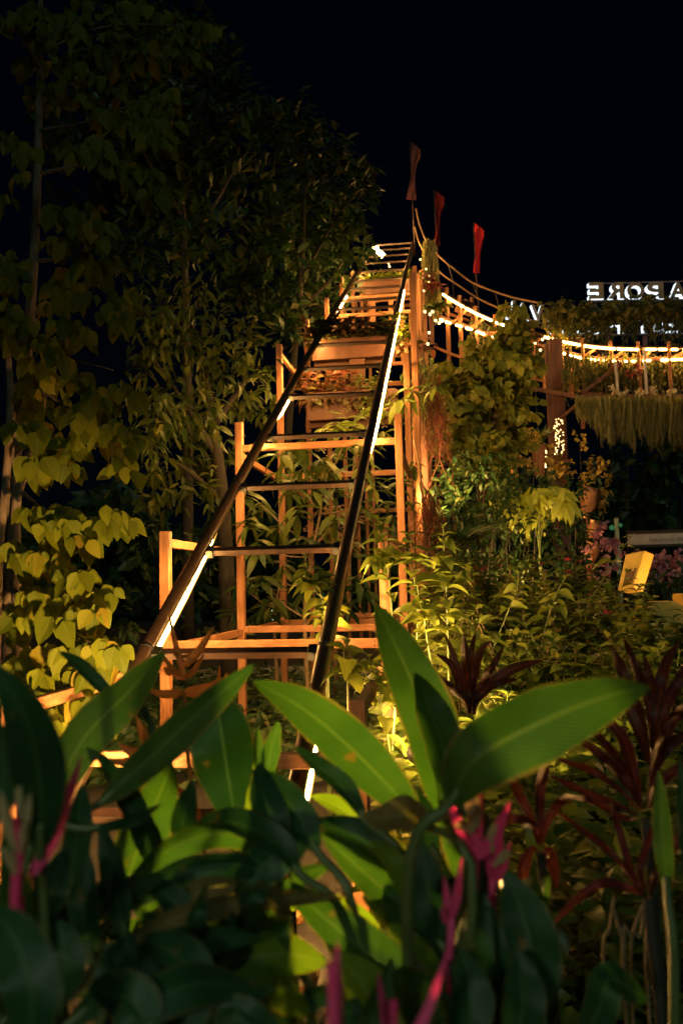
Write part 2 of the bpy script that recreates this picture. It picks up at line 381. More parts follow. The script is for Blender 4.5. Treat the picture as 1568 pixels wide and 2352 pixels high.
class MB:
    """collects faces in world space, then links them as one mesh object"""
    def __init__(s):
        s.V = []; s.F4 = []; s.F3 = []; s.U4 = []; s.U3 = []; s.n = 0
    def add(s, verts, quads=None, tris=None, uv=None):
        verts = np.asarray(verts, dtype=np.float64).reshape(-1, 3)
        if quads is not None and len(quads):
            q = np.asarray(quads, dtype=np.int64).reshape(-1, 4)
            s.F4.append(q + s.n)
            s.U4.append((uv[q] if uv is not None else np.full((len(q), 4, 2), 0.5)))
        if tris is not None and len(tris):
            q = np.asarray(tris, dtype=np.int64).reshape(-1, 3)
            s.F3.append(q + s.n)
            s.U3.append((uv[q] if uv is not None else np.full((len(q), 3, 2), 0.5)))
        s.V.append(verts); s.n += len(verts)
        return s
    def bar(s, p0, p1, w, h, upv=(0, 0, 1), ext=0.0):
        p0 = Vector(p0); p1 = Vector(p1)
        t = (p1 - p0).normalized()
        p0 = p0 - t * ext; p1 = p1 + t * ext
        upv = Vector(upv)
        sd = t.cross(upv)
        if sd.length < 1e-4: sd = t.cross(Vector((0, 1, 0)))
        sd.normalize()
        n = sd.cross(t).normalized()
        a = sd * (w / 2); b = n * (h / 2)
        c = min(w, h) * 0.07          # small chamfer
        prof = [(-w/2+c, -h/2), (w/2-c, -h/2), (w/2, -h/2+c), (w/2, h/2-c), (w/2-c, h/2), (-w/2+c, h/2), (-w/2, h/2-c), (-w/2, -h/2+c)]
        vs = [p0 + sd*x + n*y for x, y in prof] + [p1 + sd*x + n*y for x, y in prof]
        q = [(i, (i+1) % 8, 8+(i+1) % 8, 8+i) for i in range(8)]
        q += [(0, 7, 6, 1), (1, 6, 5, 2), (2, 5, 4, 3), (8, 9, 14, 15), (9, 10, 13, 14), (10, 11, 12, 13)]
        return s.add([tuple(v) for v in vs], q)
    def tube(s, pts, r, n=8, caps=True):
        pts = [Vector(p) for p in pts]
        m = len(pts)
        rr = r if hasattr(r, '__len__') else [r] * m
        V = []; prev = None
        for i, p in enumerate(pts):
            t = (pts[min(i+1, m-1)] - pts[max(i-1, 0)]).normalized()
            if prev is None:
                a = t.orthogonal().normalized()
            else:
                a = prev - t * prev.dot(t)
                a = a.normalized() if a.length > 1e-6 else t.orthogonal().normalized()
            prev = a
            b = t.cross(a)
            for k in range(n):
                an = 2 * math.pi * k / n
                V.append(tuple(p + (a * math.cos(an) + b * math.sin(an)) * rr[i]))
        q = [(i*n+k, i*n+(k+1) % n, (i+1)*n+(k+1) % n, (i+1)*n+k) for i in range(m-1) for k in range(n)]
        tr = []
        if caps:
            V.append(tuple(pts[0])); V.append(tuple(pts[-1]))
            for k in range(n):
                tr.append((m*n, (k+1) % n, k)); tr.append((m*n+1, (m-1)*n+k, (m-1)*n+(k+1) % n))
        return s.add(V, q, tr)
    def box(s, c, sx_, sy_, sz_, yaw=0.0):
        c = Vector(c); ca, sa = math.cos(yaw), math.sin(yaw)
        ax = Vector((ca, sa, 0))
        return s.bar(c - ax*sx_/2, c + ax*sx_/2, sy_, sz_)
    def quad(s, a, b, c, d):
        return s.add([tuple(a), tuple(b), tuple(c), tuple(d)], [(0, 1, 2, 3)])
    def lathe(s, c, prof, n=16):
        c = Vector(c); V = []
        for r, z in prof:
            for k in range(n):
                V.append((c.x + r*math.cos(2*math.pi*k/n), c.y + r*math.sin(2*math.pi*k/n), c.z + z))
        q = [(i*n+k, i*n+(k+1) % n, (i+1)*n+(k+1) % n, (i+1)*n+k) for i in range(len(prof)-1) for k in range(n)]
        return s.add(V, q)
    def ball(s, c, r, n=8, m=5):
        return s.lathe(c, [(r*math.sin(math.pi*i/m)+1e-5, -r*math.cos(math.pi*i/m)) for i in range(m+1)], n)
    def leaves(s, pos, dr, nor, L, Wd, rows=4, cols=3, bend=0.25, fold=0.15, tip=1.6, peak=0.42):
        """many leaves at once; tip sharpness and where the blade is widest set the outline"""
        pos = np.asarray(pos, float).reshape(-1, 3); n = len(pos)
        if n == 0: return s
        dr = np.asarray(dr, float).reshape(-1, 3); nor = np.asarray(nor, float).reshape(-1, 3)
        dr = dr / (np.linalg.norm(dr, axis=1, keepdims=True) + 1e-9)
        nor = nor - dr * (nor * dr).sum(1, keepdims=True)
        nor = nor / (np.linalg.norm(nor, axis=1, keepdims=True) + 1e-9)
        sd = np.cross(dr, nor)
        L = np.broadcast_to(np.asarray(L, float), (n,)); Wd = np.broadcast_to(np.asarray(Wd, float), (n,))
        bend = np.broadcast_to(np.asarray(bend, float), (n,)); fold = np.broadcast_to(np.asarray(fold, float), (n,))
        t = np.linspace(0, 1, rows); u = np.linspace(-1, 1, cols)
        k = math.log(0.5) / math.log(peak)
        wt = np.sin(np.pi * t ** k) ** (0.75) * np.where(t > peak, 1 - 0.25 * ((t - peak) / (1 - peak)) ** tip, 1)
        wt = np.clip(np.nan_to_num(wt), 0.03, None)
        T, Uu = np.meshgrid(t, u, indexing='ij'); WT = np.repeat(wt[:, None], cols, 1)
        T = T.ravel(); Uu = Uu.ravel(); WT = WT.ravel()
        along = T[None, :] * L[:, None] * (1 - 0.18 * np.abs(bend[:, None]) * T[None, :])
        off = -bend[:, None] * L[:, None] * T[None, :] ** 2 + fold[:, None] * Wd[:, None] * WT[None, :] * np.abs(Uu)[None, :]
        side = Wd[:, None] * WT[None, :] * Uu[None, :] * 0.5
        V = pos[:, None, :] + dr[:, None, :] * along[..., None] + nor[:, None, :] * off[..., None] + sd[:, None, :] * side[..., None]
        m = rows * cols
        q = np.array([(i*cols+j, i*cols+j+1, (i+1)*cols+j+1, (i+1)*cols+j) for i in range(rows-1) for j in range(cols-1)])
        Q = (q[None] + (np.arange(n) * m)[:, None, None]).reshape(-1, 4)
        uv = np.tile(np.stack([Uu, T], 1), (n, 1))
        return s.add(V.reshape(-1, 3), Q, uv=uv)
    def blade(s, spine, width, tilt=0.0, fold=0.12, peak=0.45, tipk=1.0, wave=0.0, rows=26, cols=9, base_w=0.06, seed=0, curl=0.0):
        """one large leaf along a spine of points; tilt turns the blade about its spine"""
        P = catmull(spine, rows)
        rr = random.Random(seed)
        ph = rr.random() * 6.28
        V = []; UV = []
        Lsum = [0]
        for i in range(1, rows): Lsum.append(Lsum[-1] + (P[i]-P[i-1]).length)
        for i, p in enumerate(P):
            t = Lsum[i] / Lsum[-1]
            tg = (P[min(i+1, rows-1)] - P[max(i-1, 0)]).normalized()
            view = (p - CAM).normalized()
            s0 = tg.cross(view)
            if s0.length < 1e-4: s0 = Vector((1, 0, 0))
            s0.normalize()
            n0 = s0.cross(tg).normalized()
            tl = tilt(t) if callable(tilt) else tilt
            sd = s0 * math.cos(tl) + n0 * math.sin(tl)
            nn = -s0 * math.sin(tl) + n0 * math.cos(tl)
            k = math.log(0.5) / math.log(peak)
            w = math.sin(math.pi * min(1, max(0, t)) ** k) ** (0.7 * tipk) if 0 < t < 1 else 0
            w = max(w, base_w * (1 - t) if t < 0.3 else 0.012)
            for j in range(cols):
                u = -1 + 2 * j / (cols - 1)
                off = fold * width * w * abs(u) ** 1.3 * 0.5 + wave * width * w * abs(u) * math.sin(t * 19 + ph + (2 if u > 0 else 0)) * 0.5
                off += curl * width * w * u * u * 0.5
                V.append(tuple(p + sd * (u * w * width * 0.5) + nn * off))
                UV.append((u, t))
        q = [(i*cols+j, i*cols+j+1, (i+1)*cols+j+1, (i+1)*cols+j) for i in range(rows-1) for j in range(cols-1)]
        return s.add(V, q, uv=np.array(UV))
    def build(s, name, mat, parent=None, smooth=False):
        me = bpy.data.meshes.new(name)
        V = np.concatenate(s.V) if s.V else np.zeros((0, 3))
        org = origin_of(parent)
        V = V - np.array(org)
        f4 = np.concatenate(s.F4) if s.F4 else np.zeros((0, 4), np.int64)
        f3 = np.concatenate(s.F3) if s.F3 else np.zeros((0, 3), np.int64)
        nl = f4.size + f3.size; npoly = len(f4) + len(f3)
        me.vertices.add(len(V)); me.loops.add(nl); me.polygons.add(npoly)
        me.vertices.foreach_set('co', V.astype(np.float32).ravel())
        me.loops.foreach_set('vertex_index', np.concatenate([f4.ravel(), f3.ravel()]).astype(np.int32))
        st = np.concatenate([np.arange(len(f4)) * 4, f4.size + np.arange(len(f3)) * 3]).astype(np.int32)
        me.polygons.foreach_set('loop_start', st)
        me.polygons.foreach_set('use_smooth', np.full(npoly, smooth))
        uvl = me.uv_layers.new(name='UVMap')
        U = np.concatenate([np.concatenate(s.U4).reshape(-1, 2) if s.U4 else np.zeros((0, 2)),
                            np.concatenate(s.U3).reshape(-1, 2) if s.U3 else np.zeros((0, 2))])
        uvl.data.foreach_set('uv', U.astype(np.float32).ravel())
        me.update(calc_edges=True)
        me.validate()
        me.materials.append(mat)
        o = bpy.data.objects.new(name, me)
        C.objects.link(o)
        if parent is not None: o.parent = parent
        return o

def catmull(pts, n):
    pts = [Vector(p) for p in pts]
    if len(pts) == 2: pts = [pts[0], pts[0].lerp(pts[1], 0.5), pts[1]]
    ex = [pts[0]*2 - pts[1]] + pts + [pts[-1]*2 - pts[-2]]
    out = []
    m = len(pts) - 1
    for i in range(n):
        f = i / (n-1) * m
        k = min(int(f), m-1); t = f - k
        a, b, c, d = ex[k], ex[k+1], ex[k+2], ex[k+3]
        out.append(0.5 * ((2*b) + (c-a)*t + (2*a-5*b+4*c-d)*t*t + (3*b-a-3*c+d)*t**3))
    return out

def unit(n):
    v = rng.normal(size=(n, 3))
    return v / np.linalg.norm(v, axis=1, keepdims=True)

# ------------------------------------------------------------------ the ground, path and far dark wood
g = MB()
nx = 60
xs = np.linspace(-1, 1, nx); xs = np.sign(xs) * np.abs(xs) ** 2.2 * 160
ys = np.linspace(-1, 1, nx); ys = np.sign(ys) * np.abs(ys) ** 2.2 * 160 + 6
VX, VY = np.meshgrid(xs, ys, indexing='ij')
VZ = 0.012 * np.sin(VX * 2.1) * np.cos(VY * 1.7)
g.add(np.stack([VX, VY, VZ - 0.012], -1).reshape(-1, 3), [(i*nx+j, (i+1)*nx+j, (i+1)*nx+j+1, i*nx+j+1) for i in range(nx-1) for j in range(nx-1)])
tag(g.build('ground', M['soil'], None, True), None, None, kind='structure')
pth = MB()
for i in range(9):          # paved path crossing behind the trestles, flagstone by flagstone
    for j in range(3):
        c = W(560 + i * 34, 1548, 15.2); c = gz(c, 0.02)
        pth.box((c.x - 1.5 + i * 0.42, 14.2 + j * 0.62 + 0.1 * i, 0.03), 0.62, 0.56, 0.05, 0.15)
tag(pth.build('path', M['grey_path']), None, None, kind='structure')

# ================================================================== the climbing track
YAW = math.radians(7.2)
LAT = Vector((math.cos(YAW), -math.sin(YAW), 0))     # across the track, to the right
ALO = Vector((math.sin(YAW), math.cos(YAW), 0))
GA = 1.10
def tc_(y):
    return Vector((0.12581 * y - 1.3125, y, -0.001422 * y * y + 0.58533 * y - 1.852 if y < 24.3 else -0.001422 * 24.3**2 + 0.58533*24.3 - 1.852 + (y-24.3)*0.35 - (y-24.3)**2*0.28))
def rail_pt(y, side):
    return tc_(y) + LAT * (side * GA / 2)
def rail_dir(y, side):
    return (rail_pt(y + 0.05, side) - rail_pt(y - 0.05, side)).normalized()

track = thing('coaster_track', 'dark brown tubular track with rungs climbing like a ladder, light strips under its rails', 'coaster track', tc_(3.3))
ys_r = list(np.arange(3.28, 25.6, 0.3))
for sd_ in (-1, 1):
    m = MB()
    m.tube([rail_pt(y, sd_) for y in ys_r], 0.048, 16)
    r_ = m.build('rail', M['rail'], track, True)
    for y in (4.6, 5.18, 7.42, 9.8, 12.12, 14.6, 16.9, 19.2):          # clamp collars
        c = rail_pt(y, sd_); t = rail_dir(y, sd_)
        k = MB(); k.tube([c - t*0.012, c + t*0.012], 0.0515, 16); k.build('collar', M['tie'], r_, True)
RUNG_Y = [4.02, 5.16, 6.33, 7.40, 8.55, 9.78, 10.9, 12.1, 13.3, 14.55, 15.3, 16.5, 17.45, 18.7, 20.1, 21.4, 22.8, 24.2]
for y in RUNG_Y:
    c = tc_(y)
    t = rail_dir(y, 0)
    nrm = LAT.cross(t).normalized()
    c = c - nrm * 0.012
    m = MB(); m.bar(c - LAT*(GA/2 - 0.03), c + LAT*(GA/2 - 0.03), 0.062, 0.045, nrm)
    rg = m.build('rung', M['rung'], track)
    if y < 14:
        for s in (-1, 1):
            k = MB(); e = c + LAT*(s*(GA/2 - .075)); k.bar(e - t*.045, e + t*.045, .05, .058, nrm); k.build('bracket', M['tie'], rg)
# strip angle round the rail: 0 = straight below, 90 = right flank
def strip(sd_, y0, y1, key, name='led_strip'):
    pts = []
    for y in np.arange(y0, y1, 0.06):
        a = np.interp(y, [p[0] for p in key], [p[1] for p in key])
        r = np.interp(y, [p[0] for p in key], [p[2] for p in key])
        t = rail_dir(y, sd_); nrm = LAT.cross(t).normalized()
        a = math.radians(a + 2.0 * math.sin(y * 9.1) + 1.2 * math.sin(y * 23))
        pts.append(rail_pt(y, sd_) + LAT * (math.sin(a) * r) - nrm * (math.cos(a) * r))
    m = MB(); m.tube(pts, 0.0080, 6)
    o = m.build(name, M['led'], track, True)
    m = MB(); m.tube(pts, 0.0175, 8); m.build('painted_glow', M['painted_glow'], o, True)  # glowing shell added round the strip as painted bloom
    return o
H_ = (-12, .062)
strip(-1, 3.6, 24.2, [(3.6, *H_), (4.5, *H_), (4.72, 34, .066), (4.92, 34, .066), (4.97, *H_), (5.06, *H_), (5.12, 36, .069), (5.9, 34, .069), (6.25, 26, .066), (6.5, 14, .062), (6.9, *H_), (9.15, *H_), (9.35, 30, .066), (9.8, 28, .066), (9.95, *H_), (14.5, *H_), (15.0, 40, .068), (16.0, 40, .068), (16.2, *H_), (22.8, *H_), (23.4, 45, .07), (24.2, 50, .07)])
H_ = (-10, .061)
strip(1, 3.38, 24.2, [(3.3, 56, .067), (3.7, 48, .067), (4.3, 48, .067), (4.55, 40, .064), (4.62, 30, .06), (4.7, *H_), (7.7, *H_), (8.1, 28, .062), (8.9, 48, .068), (12.0, 52, .07), (15.6, 48, .068), (16.2, 36, .064), (16.6, *H_), (23.0, *H_), (24.2, 0, .06)])

# ---- timber trestles: (distance, top of left post, top of right post, level beams, side beams reaching the next frame)
HW = 0.83
YAWF = math.radians(9.0)
LATF = Vector((math.cos(YAWF), -math.sin(YAWF), 0))
ALOF = Vector((math.sin(YAWF), math.cos(YAWF), 0))
PW = 0.076
FR = [  # y centre, zl, zr, cross beams z(top), side beam zs
    (4.00, 1.00, 1.00, [0.765], [0.985]),
    (6.33, 1.95, 1.95, [1.127], [1.90, 1.10]),
    (8.65, 3.23, 3.23, [2.99, 1.127], [2.92, 1.10]),
    (10.85, 4.69, 4.46, [2.97, 1.10], [4.62, 2.90]),
    (13.1, 5.74, 5.72, [4.66, 1.10], [5.60, 4.55]),
    (15.45, 6.90, 7.37, [6.56, 5.6, 2.9], [6.5]),
    (17.8, 8.15, 8.1, [7.72, 6.4], [7.6]),
    (20.1, 9.15, 9.05, [8.72, 8.25], [8.6]),
    (22.3, 10.0, 9.9, [9.45], [9.4]),
    (24.4, 10.75, 10.75, [10.28, 9.9], []),
]
ORD = ['the first timber trestle, low under the rails just behind the big heliconia leaves',
       'second timber trestle from the front, its left post ending beside the glowing left rail',
       'third timber trestle from the front, with a bright cross beam right below the rails',
       'fourth timber trestle from the front, standing just before the planter boxes',
       'timber trestle carrying the two rust planter boxes under the track',
       'timber trestle right behind the upper planter box, with a bright wide beam',
       'timber trestle halfway between the upper planter box and the top of the track',
       'timber trestle two frames short of the top of the track',
       'last timber trestle but one before the top of the climbing track',
       'timber trestle at the top of the climbing track, under its highest rungs']
def post_xy(y, s):
    c = tc_(y); return c + LATF * (s * HW + (.045 if y < 4.5 else 0))
TRP = []
for i, (y, zl, zr, beams, sides) in enumerate(FR):
    pl, pr = gz(post_xy(y, -1)), gz(post_xy(y, 1))
    t = thing('timber_trestle', ORD[i], 'trestle', gz(tc_(y)), 'timber trestles under the climbing track')
    TRP.append(t)
    for p, z in ((pl, zl), (pr, zr)):
        m = MB(); m.bar(p - Vector((0, 0, 0.1)), gz(p, z), PW, PW, ALOF); m.build('post', M['wood_v'], t)
    for z in beams:
        a = gz(pl, z - 0.034) + LATF * (PW/2); b = gz(pr, z - 0.034) - LATF * (PW/2)
        m = MB(); m.bar(a, b, 0.05, 0.068); cb = m.build('cross_beam', M['wood_h'], t)
        if i < 5:
            for e, q in ((a, 1), (b, -1)):
                for dz in (-.014, .014):
                    pb = e + LATF*(q*.045) - ALOF*.024 + Vector((0, 0, dz)); k = MB(); k.tube([pb, pb - ALOF*.006], .0065, 8); k.build('bolt', M['tie'], cb)
    if i + 1 < len(FR):
        y2 = FR[i+1][0]
        for s in (-1, 1):
            a0, b0 = post_xy(y, s), post_xy(y2, s)
            for z in sides:
                d = (gz(b0) - gz(a0)).normalized()
                a = gz(a0, z - 0.036) + d * (PW/2 + 0.001); b = gz(b0, z - 0.036) - d * (PW/2 + 0.001)
                m = MB(); m.bar(a, b, 0.048, 0.066); m.build('side_beam', M['wood_d'], t)
# slats and the small upright pieces of the frame behind the upper box
p0 = tc_(16.6)
for k, off in enumerate((-0.06, 0.30, 0.52)):
    m = MB(); c = p0 + LATF * off
    m.bar(gz(c, 5.9), gz(c, 7.25), 0.1 if k == 0 else 0.09, 0.04, ALOF); m.build('slat', M['wood_v'], TRP[5])
# two thin diagonal braces of the near frames
# ---- planter boxes
def planter(name, label, y, zt, h, x0, x1, dep=0.34):
    c = tc_(y)
    a = gz(c, 0) + LATF * x0; b = gz(c, 0) + LATF * x1
    t = thing(name, label, 'planter box', gz((a + b) / 2, zt - h), 'planter boxes under the track')
    th = 0.022
    f = ALOF * (dep / 2)
    for s in (-1, 1):
        m = MB(); m.bar(gz(a, zt - h/2) + f*s, gz(b, zt - h/2) + f*s, th, h); m.build('side_panel', M['planter'], t)
    for e, q in ((a, 1), (b, -1)):
        m = MB(); m.bar(gz(e, zt - h/2) + LATF*(q*th/2) - ALOF*(dep/2-th/2), gz(e, zt - h/2) + LATF*(q*th/2) + ALOF*(dep/2-th/2), th, h - 0.004); m.build('end_panel', M['planter'], t)
    m = MB(); m.bar(gz(a, zt - h + 0.02) + LATF*th, gz(b, zt - h + 0.02) - LATF*th, dep - 2*th - 0.002, 0.03); m.build('base', M['planter'], t)
    m = MB(); m.bar(gz(a, zt - 0.05) + LATF*th, gz(b, zt - 0.05) - LATF*th, dep - 2*th - 0.002, 0.02); m.build('soil', M['soil'], t)
    m = MB(); m.bar(gz(a, zt - h - 0.05), gz(b, zt - h - 0.05), 0.09, 0.07); m.build('bearer', M['wood_old'], t)
    return a, b
PB = []
PB.append(planter('planter_box', 'upper rust brown planter box with dark coleus spilling over its rim', 12.75, 5.24, 0.31, -0.66, 0.52))
PB.append(planter('planter_box', 'lower rust planter box behind the rungs, full of pink and gold coleus', 12.2, 4.30, 0.40, -0.66, 0.62))
PB.append(planter('planter_box', 'highest brown planter board with spiky plants near the top of the track', 19.6, 8.62, 0.30, -0.5, 0.75))
# central brown stub between the two boxes, part of the trestle that carries them
m = MB(); c = tc_(12.6) + LATF * 0.02
m.bar(gz(c, 4.3), gz(c, 4.90), 0.22, 0.12, ALOF); m.build('hanger', M['planter'], TRP[4])

def mound(name, label, a, b, z, n, mat, Lr, up_=0.25, droop=0.0, dep=0.3, group=None, cat='plant', hgt=0.2, parts_stem=True, spread=0.08, bend=0.35, wr=0.62):
    """one planter plant: a rosette of leaves on short stems"""
    mid = (Vector(a) + Vector(b)) / 2
    t = thing(name, label, cat, gz(mid, z - 0.04), group)
    f = rng.random(n)
    base = np.array(a)[None, :2] * (1 - f[:, None]) + np.array(b)[None, :2] * f[:, None]
    base = base + rng.normal(size=(n, 2)) * [spread, dep * 0.3]
    th_ = rng.random(n) * 2 * np.pi
    h = rng.random(n) ** 0.8 * hgt * (0.6 + 0.4 * np.sin(f * 9 + rnd.random() * 6))
    pos = np.column_stack([base, z + h * (1 - droop * 2.2)])
    dr = np.column_stack([np.cos(th_), np.sin(th_) - 0.35, rng.normal(up_, 0.25, n) - droop])
    nor = np.column_stack([rng.normal(0, 0.3, n), -0.5 + rng.normal(0, 0.25, n), np.full(n, 1.0)])
    L = rng.uniform(*Lr, n)
    lf = MB(); lf.leaves(pos, dr, nor, L, L * wr, 5, 3, bend, 0.15); lf.build('foliage', mat, t, True)
    st = MB()
    for i in range(0, n, max(1, n // 40)):
        b0 = Vector((mid.x + (base[i][0]-mid.x) * 0.8, mid.y + (base[i][1]-mid.y)*0.5, z - 0.04))
        st.tube([b0, (b0 + Vector(pos[i])) / 2 + Vector((0, 0, 0.03)), Vector(pos[i])], 0.004, 4)
    st.build('stem', M['stem'], t)
    return t

def seg(ab, f0, f1): return ab[0].lerp(ab[1], f0), ab[0].lerp(ab[1], f1)
a, b = seg(PB[0], -0.12, 0.30); mound('coleus', 'very dark coleus at the left end of the upper planter box, over the rail', a, b, 5.24, 150, M['leaf_coleus_dark'], (0.12, 0.22), hgt=0.42)
a, b = seg(PB[0], 0.28, 0.62); mound('coleus', 'bronze and green coleus in the middle of the upper planter box', a, b, 5.24, 150, M['leaf_coleus_dark'], (0.12, 0.2), hgt=0.40)
a, b = seg(PB[0], 0.60, 0.97); mound('coleus', 'low bronze coleus at the right end of the upper planter box', a, b, 5.24, 120, M['leaf_coleus_dark'], (0.1, 0.18), hgt=0.30)
a, b = seg(PB[0], 0.02, 0.98); mound('creeping_plant', 'fringe of small gold leaves along the rim of the upper planter box', a - ALOF*0.16, b - ALOF*0.16, 5.24, 170, M['leaf_young'], (0.05, 0.09), hgt=0.09, dep=0.08)
a, b = seg(PB[0], 1.02, 1.14); mound('coleus', 'bright yellow coleus glowing against the right rail beside the upper planter box', a, b, 5.20, 170, M['leaf_bright'], (0.10, 0.18), hgt=0.45, spread=0.1)
a, b = seg(PB[0], 1.16, 1.34); mound('coleus', 'coleus with red hearts hanging right of the glowing yellow one', a, b, 5.02, 130, M['leaf_coleus'], (0.1, 0.2), hgt=0.42, droop=0.25, spread=0.1)
a, b = seg(PB[1], -0.10, 0.40); mound('coleus', 'large pink edged coleus at the left of the lower planter box', a, b, 4.30, 170, M['leaf_coleus'], (0.14, 0.23), hgt=0.42)
a, b = seg(PB[1], 0.36, 0.52); mound('coleus', 'small red coleus in the middle of the lower planter box', a, b, 4.30, 60, M['leaf_coleus'], (0.12, 0.18), hgt=0.2)
a, b = seg(PB[1], 0.50, 0.84); mound('creeping_plant', 'round leaved gold creeper at the right of the lower planter box', a, b, 4.30, 190, M['leaf_young'], (0.05, 0.08), hgt=0.30, wr=0.9)
a, b = seg(PB[1], 0.0, 0.95); mound('trailing_plant', 'dark red leaves hanging down the face of the lower planter box', a - ALOF*0.2, b - ALOF*0.2, 4.26, 130, M['leaf_coleus_dark'], (0.1, 0.17), hgt=0.3, droop=0.8, dep=0.05)
a, b = seg(PB[1], 0.62, 0.9); mound('trailing_plant', 'small gold leaves trailing down the right part of the lower planter box', a - ALOF*0.22, b - ALOF*0.22, 4.22, 80, M['leaf_young'], (0.05, 0.09), hgt=0.36, droop=0.8, dep=0.05, wr=0.85)
a, b = seg(PB[2], 0.05, 0.45); mound('spiky_plant', 'spiky green plant on the highest planter board, left one', a, b, 8.62, 90, M['leaf_young'], (0.3, 0.55), hgt=0.15, wr=0.1, up_=0.8)
a, b = seg(PB[2], 0.55, 0.98); mound('spiky_plant', 'spiky yellow green plant on the highest planter board, right one', a, b, 8.62, 80, M['leaf_mid'], (0.25, 0.5), hgt=0.15, wr=0.12, up_=0.7)
c = tc_(23.6); mound('fan_leaf_plant', 'fan of bright pale leaves under the topmost rungs', c - LATF*0.45 + Vector((0, 0, 0)), c + LATF*0.2, 9.75, 90, M['leaf_bright'], (0.3, 0.55), hgt=0.2, wr=0.14, up_=0.6)

# roots and trailing growth on the right of the boxes
def strands(name, label, cat, tops, lens, mat, w=0.01, sway=0.04, group=None, part='strand', nseg=6, leafy=0, leafL=0.06, leafmat=None, stuff=False):
    base = tops[0]
    t = thing(name, label, cat, base, group)
    st = MB(); lv_p = []; lv_d = []; lv_n = []
    for p, l in zip(tops, lens):
        p = Vector(p); a_ = rnd.random() * 6.28
        pts = [p + Vector((math.sin(a_ + k * 0.9) * sway * k / nseg, math.cos(a_ + k * 0.7) * sway * k / nseg, -l * k / nseg)) for k in range(nseg + 1)]
        # flat ribbon strand, two crossed faces
        q = []
        V = []
        sdx = Vector((math.cos(a_), math.sin(a_), 0))
        for k, pp in enumerate(pts):
            ww = w * (1 - 0.7 * k / nseg)
            V += [tuple(pp - sdx * ww), tuple(pp + sdx * ww)]
        for k in range(nseg): q.append((2*k, 2*k+1, 2*k+3, 2*k+2))
        st.add(V, q)
        for k in range(leafy):
            f = rnd.random(); i = int(f * nseg); pp = pts[i].lerp(pts[min(i+1, nseg)], f*nseg - i)
            lv_p.append(tuple(pp)); an = rnd.random() * 6.28
            lv_d.append((math.cos(an)*0.7, math.sin(an)*0.7, -0.7)); lv_n.append((rnd.gauss(0, .4), -1, rnd.gauss(0.5, .4)))
    st.build(part, mat, t)
    if leafy:
        lf = MB(); n = len(lv_p)
        L = rng.uniform(0.6, 1.3, n) * leafL
        lf.leaves(lv_p, lv_d, lv_n, L, L*0.55, 3, 3, 0.25, 0.1); lf.build('foliage', leafmat or mat, t, True)
    return t
c0 = tc_(12.6)
tops = [gz(c0 + LATF*rnd.uniform(0.72, 1.12) + ALOF*rnd.uniform(-.25, .15), rnd.uniform(4.6, 5.1)) for _ in range(46)]
strands('trailing_plant', 'trailing small gold leaves hanging beside the right rail below the glowing coleus', 'plant', tops, [rnd.uniform(0.5, 1.1) for _ in tops], M['stem'], 0.004, 0.1, leafy=7, leafL=0.075, leafmat=M['leaf_young'])
tops = [gz(c0 + LATF*rnd.uniform(0.95, 1.3) + ALOF*rnd.uniform(-.4, .2), rnd.uniform(3.9, 4.7)) for _ in range(95)]
strands('hanging_roots', 'tangle of reddish aerial roots hanging behind the right posts', 'roots', tops, [rnd.uniform(0.4, 1.5) for _ in tops], M['roots'], 0.007, 0.22)
c1 = tc_(8.9)
tops = [gz(c1 + LATF*rnd.uniform(0.98, 1.2) + ALOF*rnd.uniform(0, .8), rnd.uniform(2.2, 2.6)) for _ in range(90)]
strands('hanging_roots', 'lower clump of reddish roots beside the tall right post of the track', 'roots', tops, [rnd.uniform(0.25, 0.7) for _ in tops], M['roots'], 0.006, 0.2)
# tall plain posts right of the frames
for k, (x, d, zt, w_, lab) in enumerate([(975, 12.4, 5.1, 0.10, 'dark weathered timber post behind the right posts, wrapped in roots'),
                                     (961, 11.6, 5.9, 0.085, 'slim orange lit timber post just right of the planter boxes')]):
    p = gz(W(x + 12, 1500, d), 0)
    m = MB(); m.bar(p - Vector((0, 0, 0.1)), gz(p, zt), w_, w_, ALOF)
    tag(m.build('timber_post', M['wood_old'] if k == 0 else M['wood_v'], None), lab, 'post')
# slanting dark cable beside the right posts
m = MB(); m.tube(catmull([W(950, 1010, 9.6), W(958, 1050, 9.5), W(968, 1120, 9.4), W(972, 1180, 9.4)], 14), 0.012, 6)
tag(m.build('cable', M['cable'], None, True), 'dark bent cable hanging beside the tall right post', 'cable')
# string of small bulbs near the right end of the crest
def bulbs(name, label, pts, r, wire=True, group=None):
    t = thing(name, label, 'string lights', pts[0], group)
    for p in pts:
        b_ = MB(); b_.ball(p, r, 8, 5); b_.build('bulb', M['bulb'], t, True)
    if wire:
        m = MB(); m.tube(catmull([p + Vector((0, 0, r)) for p in pts], len(pts)*4), 0.004, 4); m.build('wire', M['tie'], t)
    return t
bulbs('string_light', 'short string of warm bulbs beside the top right of the climbing track', [W(x, y, 22.6) for x, y in ((965, 596), (978, 618), (970, 638), (985, 634), (984, 648), (973, 668))], 0.024)
bulbs('string_light', 'loose warm bulbs on the frame below the hanging moss', [W(x, y, 19.5) for x, y in ((975, 716), (987, 722), (993, 716), (1000, 736), (1008, 742), (1014, 738), (985, 764), (982, 790))], 0.03)
bulbs('string_light', 'pair of warm bulbs glowing between the upper rungs', [W(892, 605, 21.0), W(894, 612, 21.0)], 0.022)
# bright lamp at the crest of the left rail
lamp = thing('spot_lamp', 'small bright lamp under the crest of the left rail', 'lamp', W(866, 578, 23.8))
m = MB(); m.tube([W(858, 568, 23.8), W(880, 588, 23.8)], 0.06, 10); m.build('glass', M['led_far'], lamp, True)
m = MB(); m.tube([W(854, 562, 23.85), W(858, 566, 23.82)], 0.055, 10); m.build('housing', M['tie'], lamp)

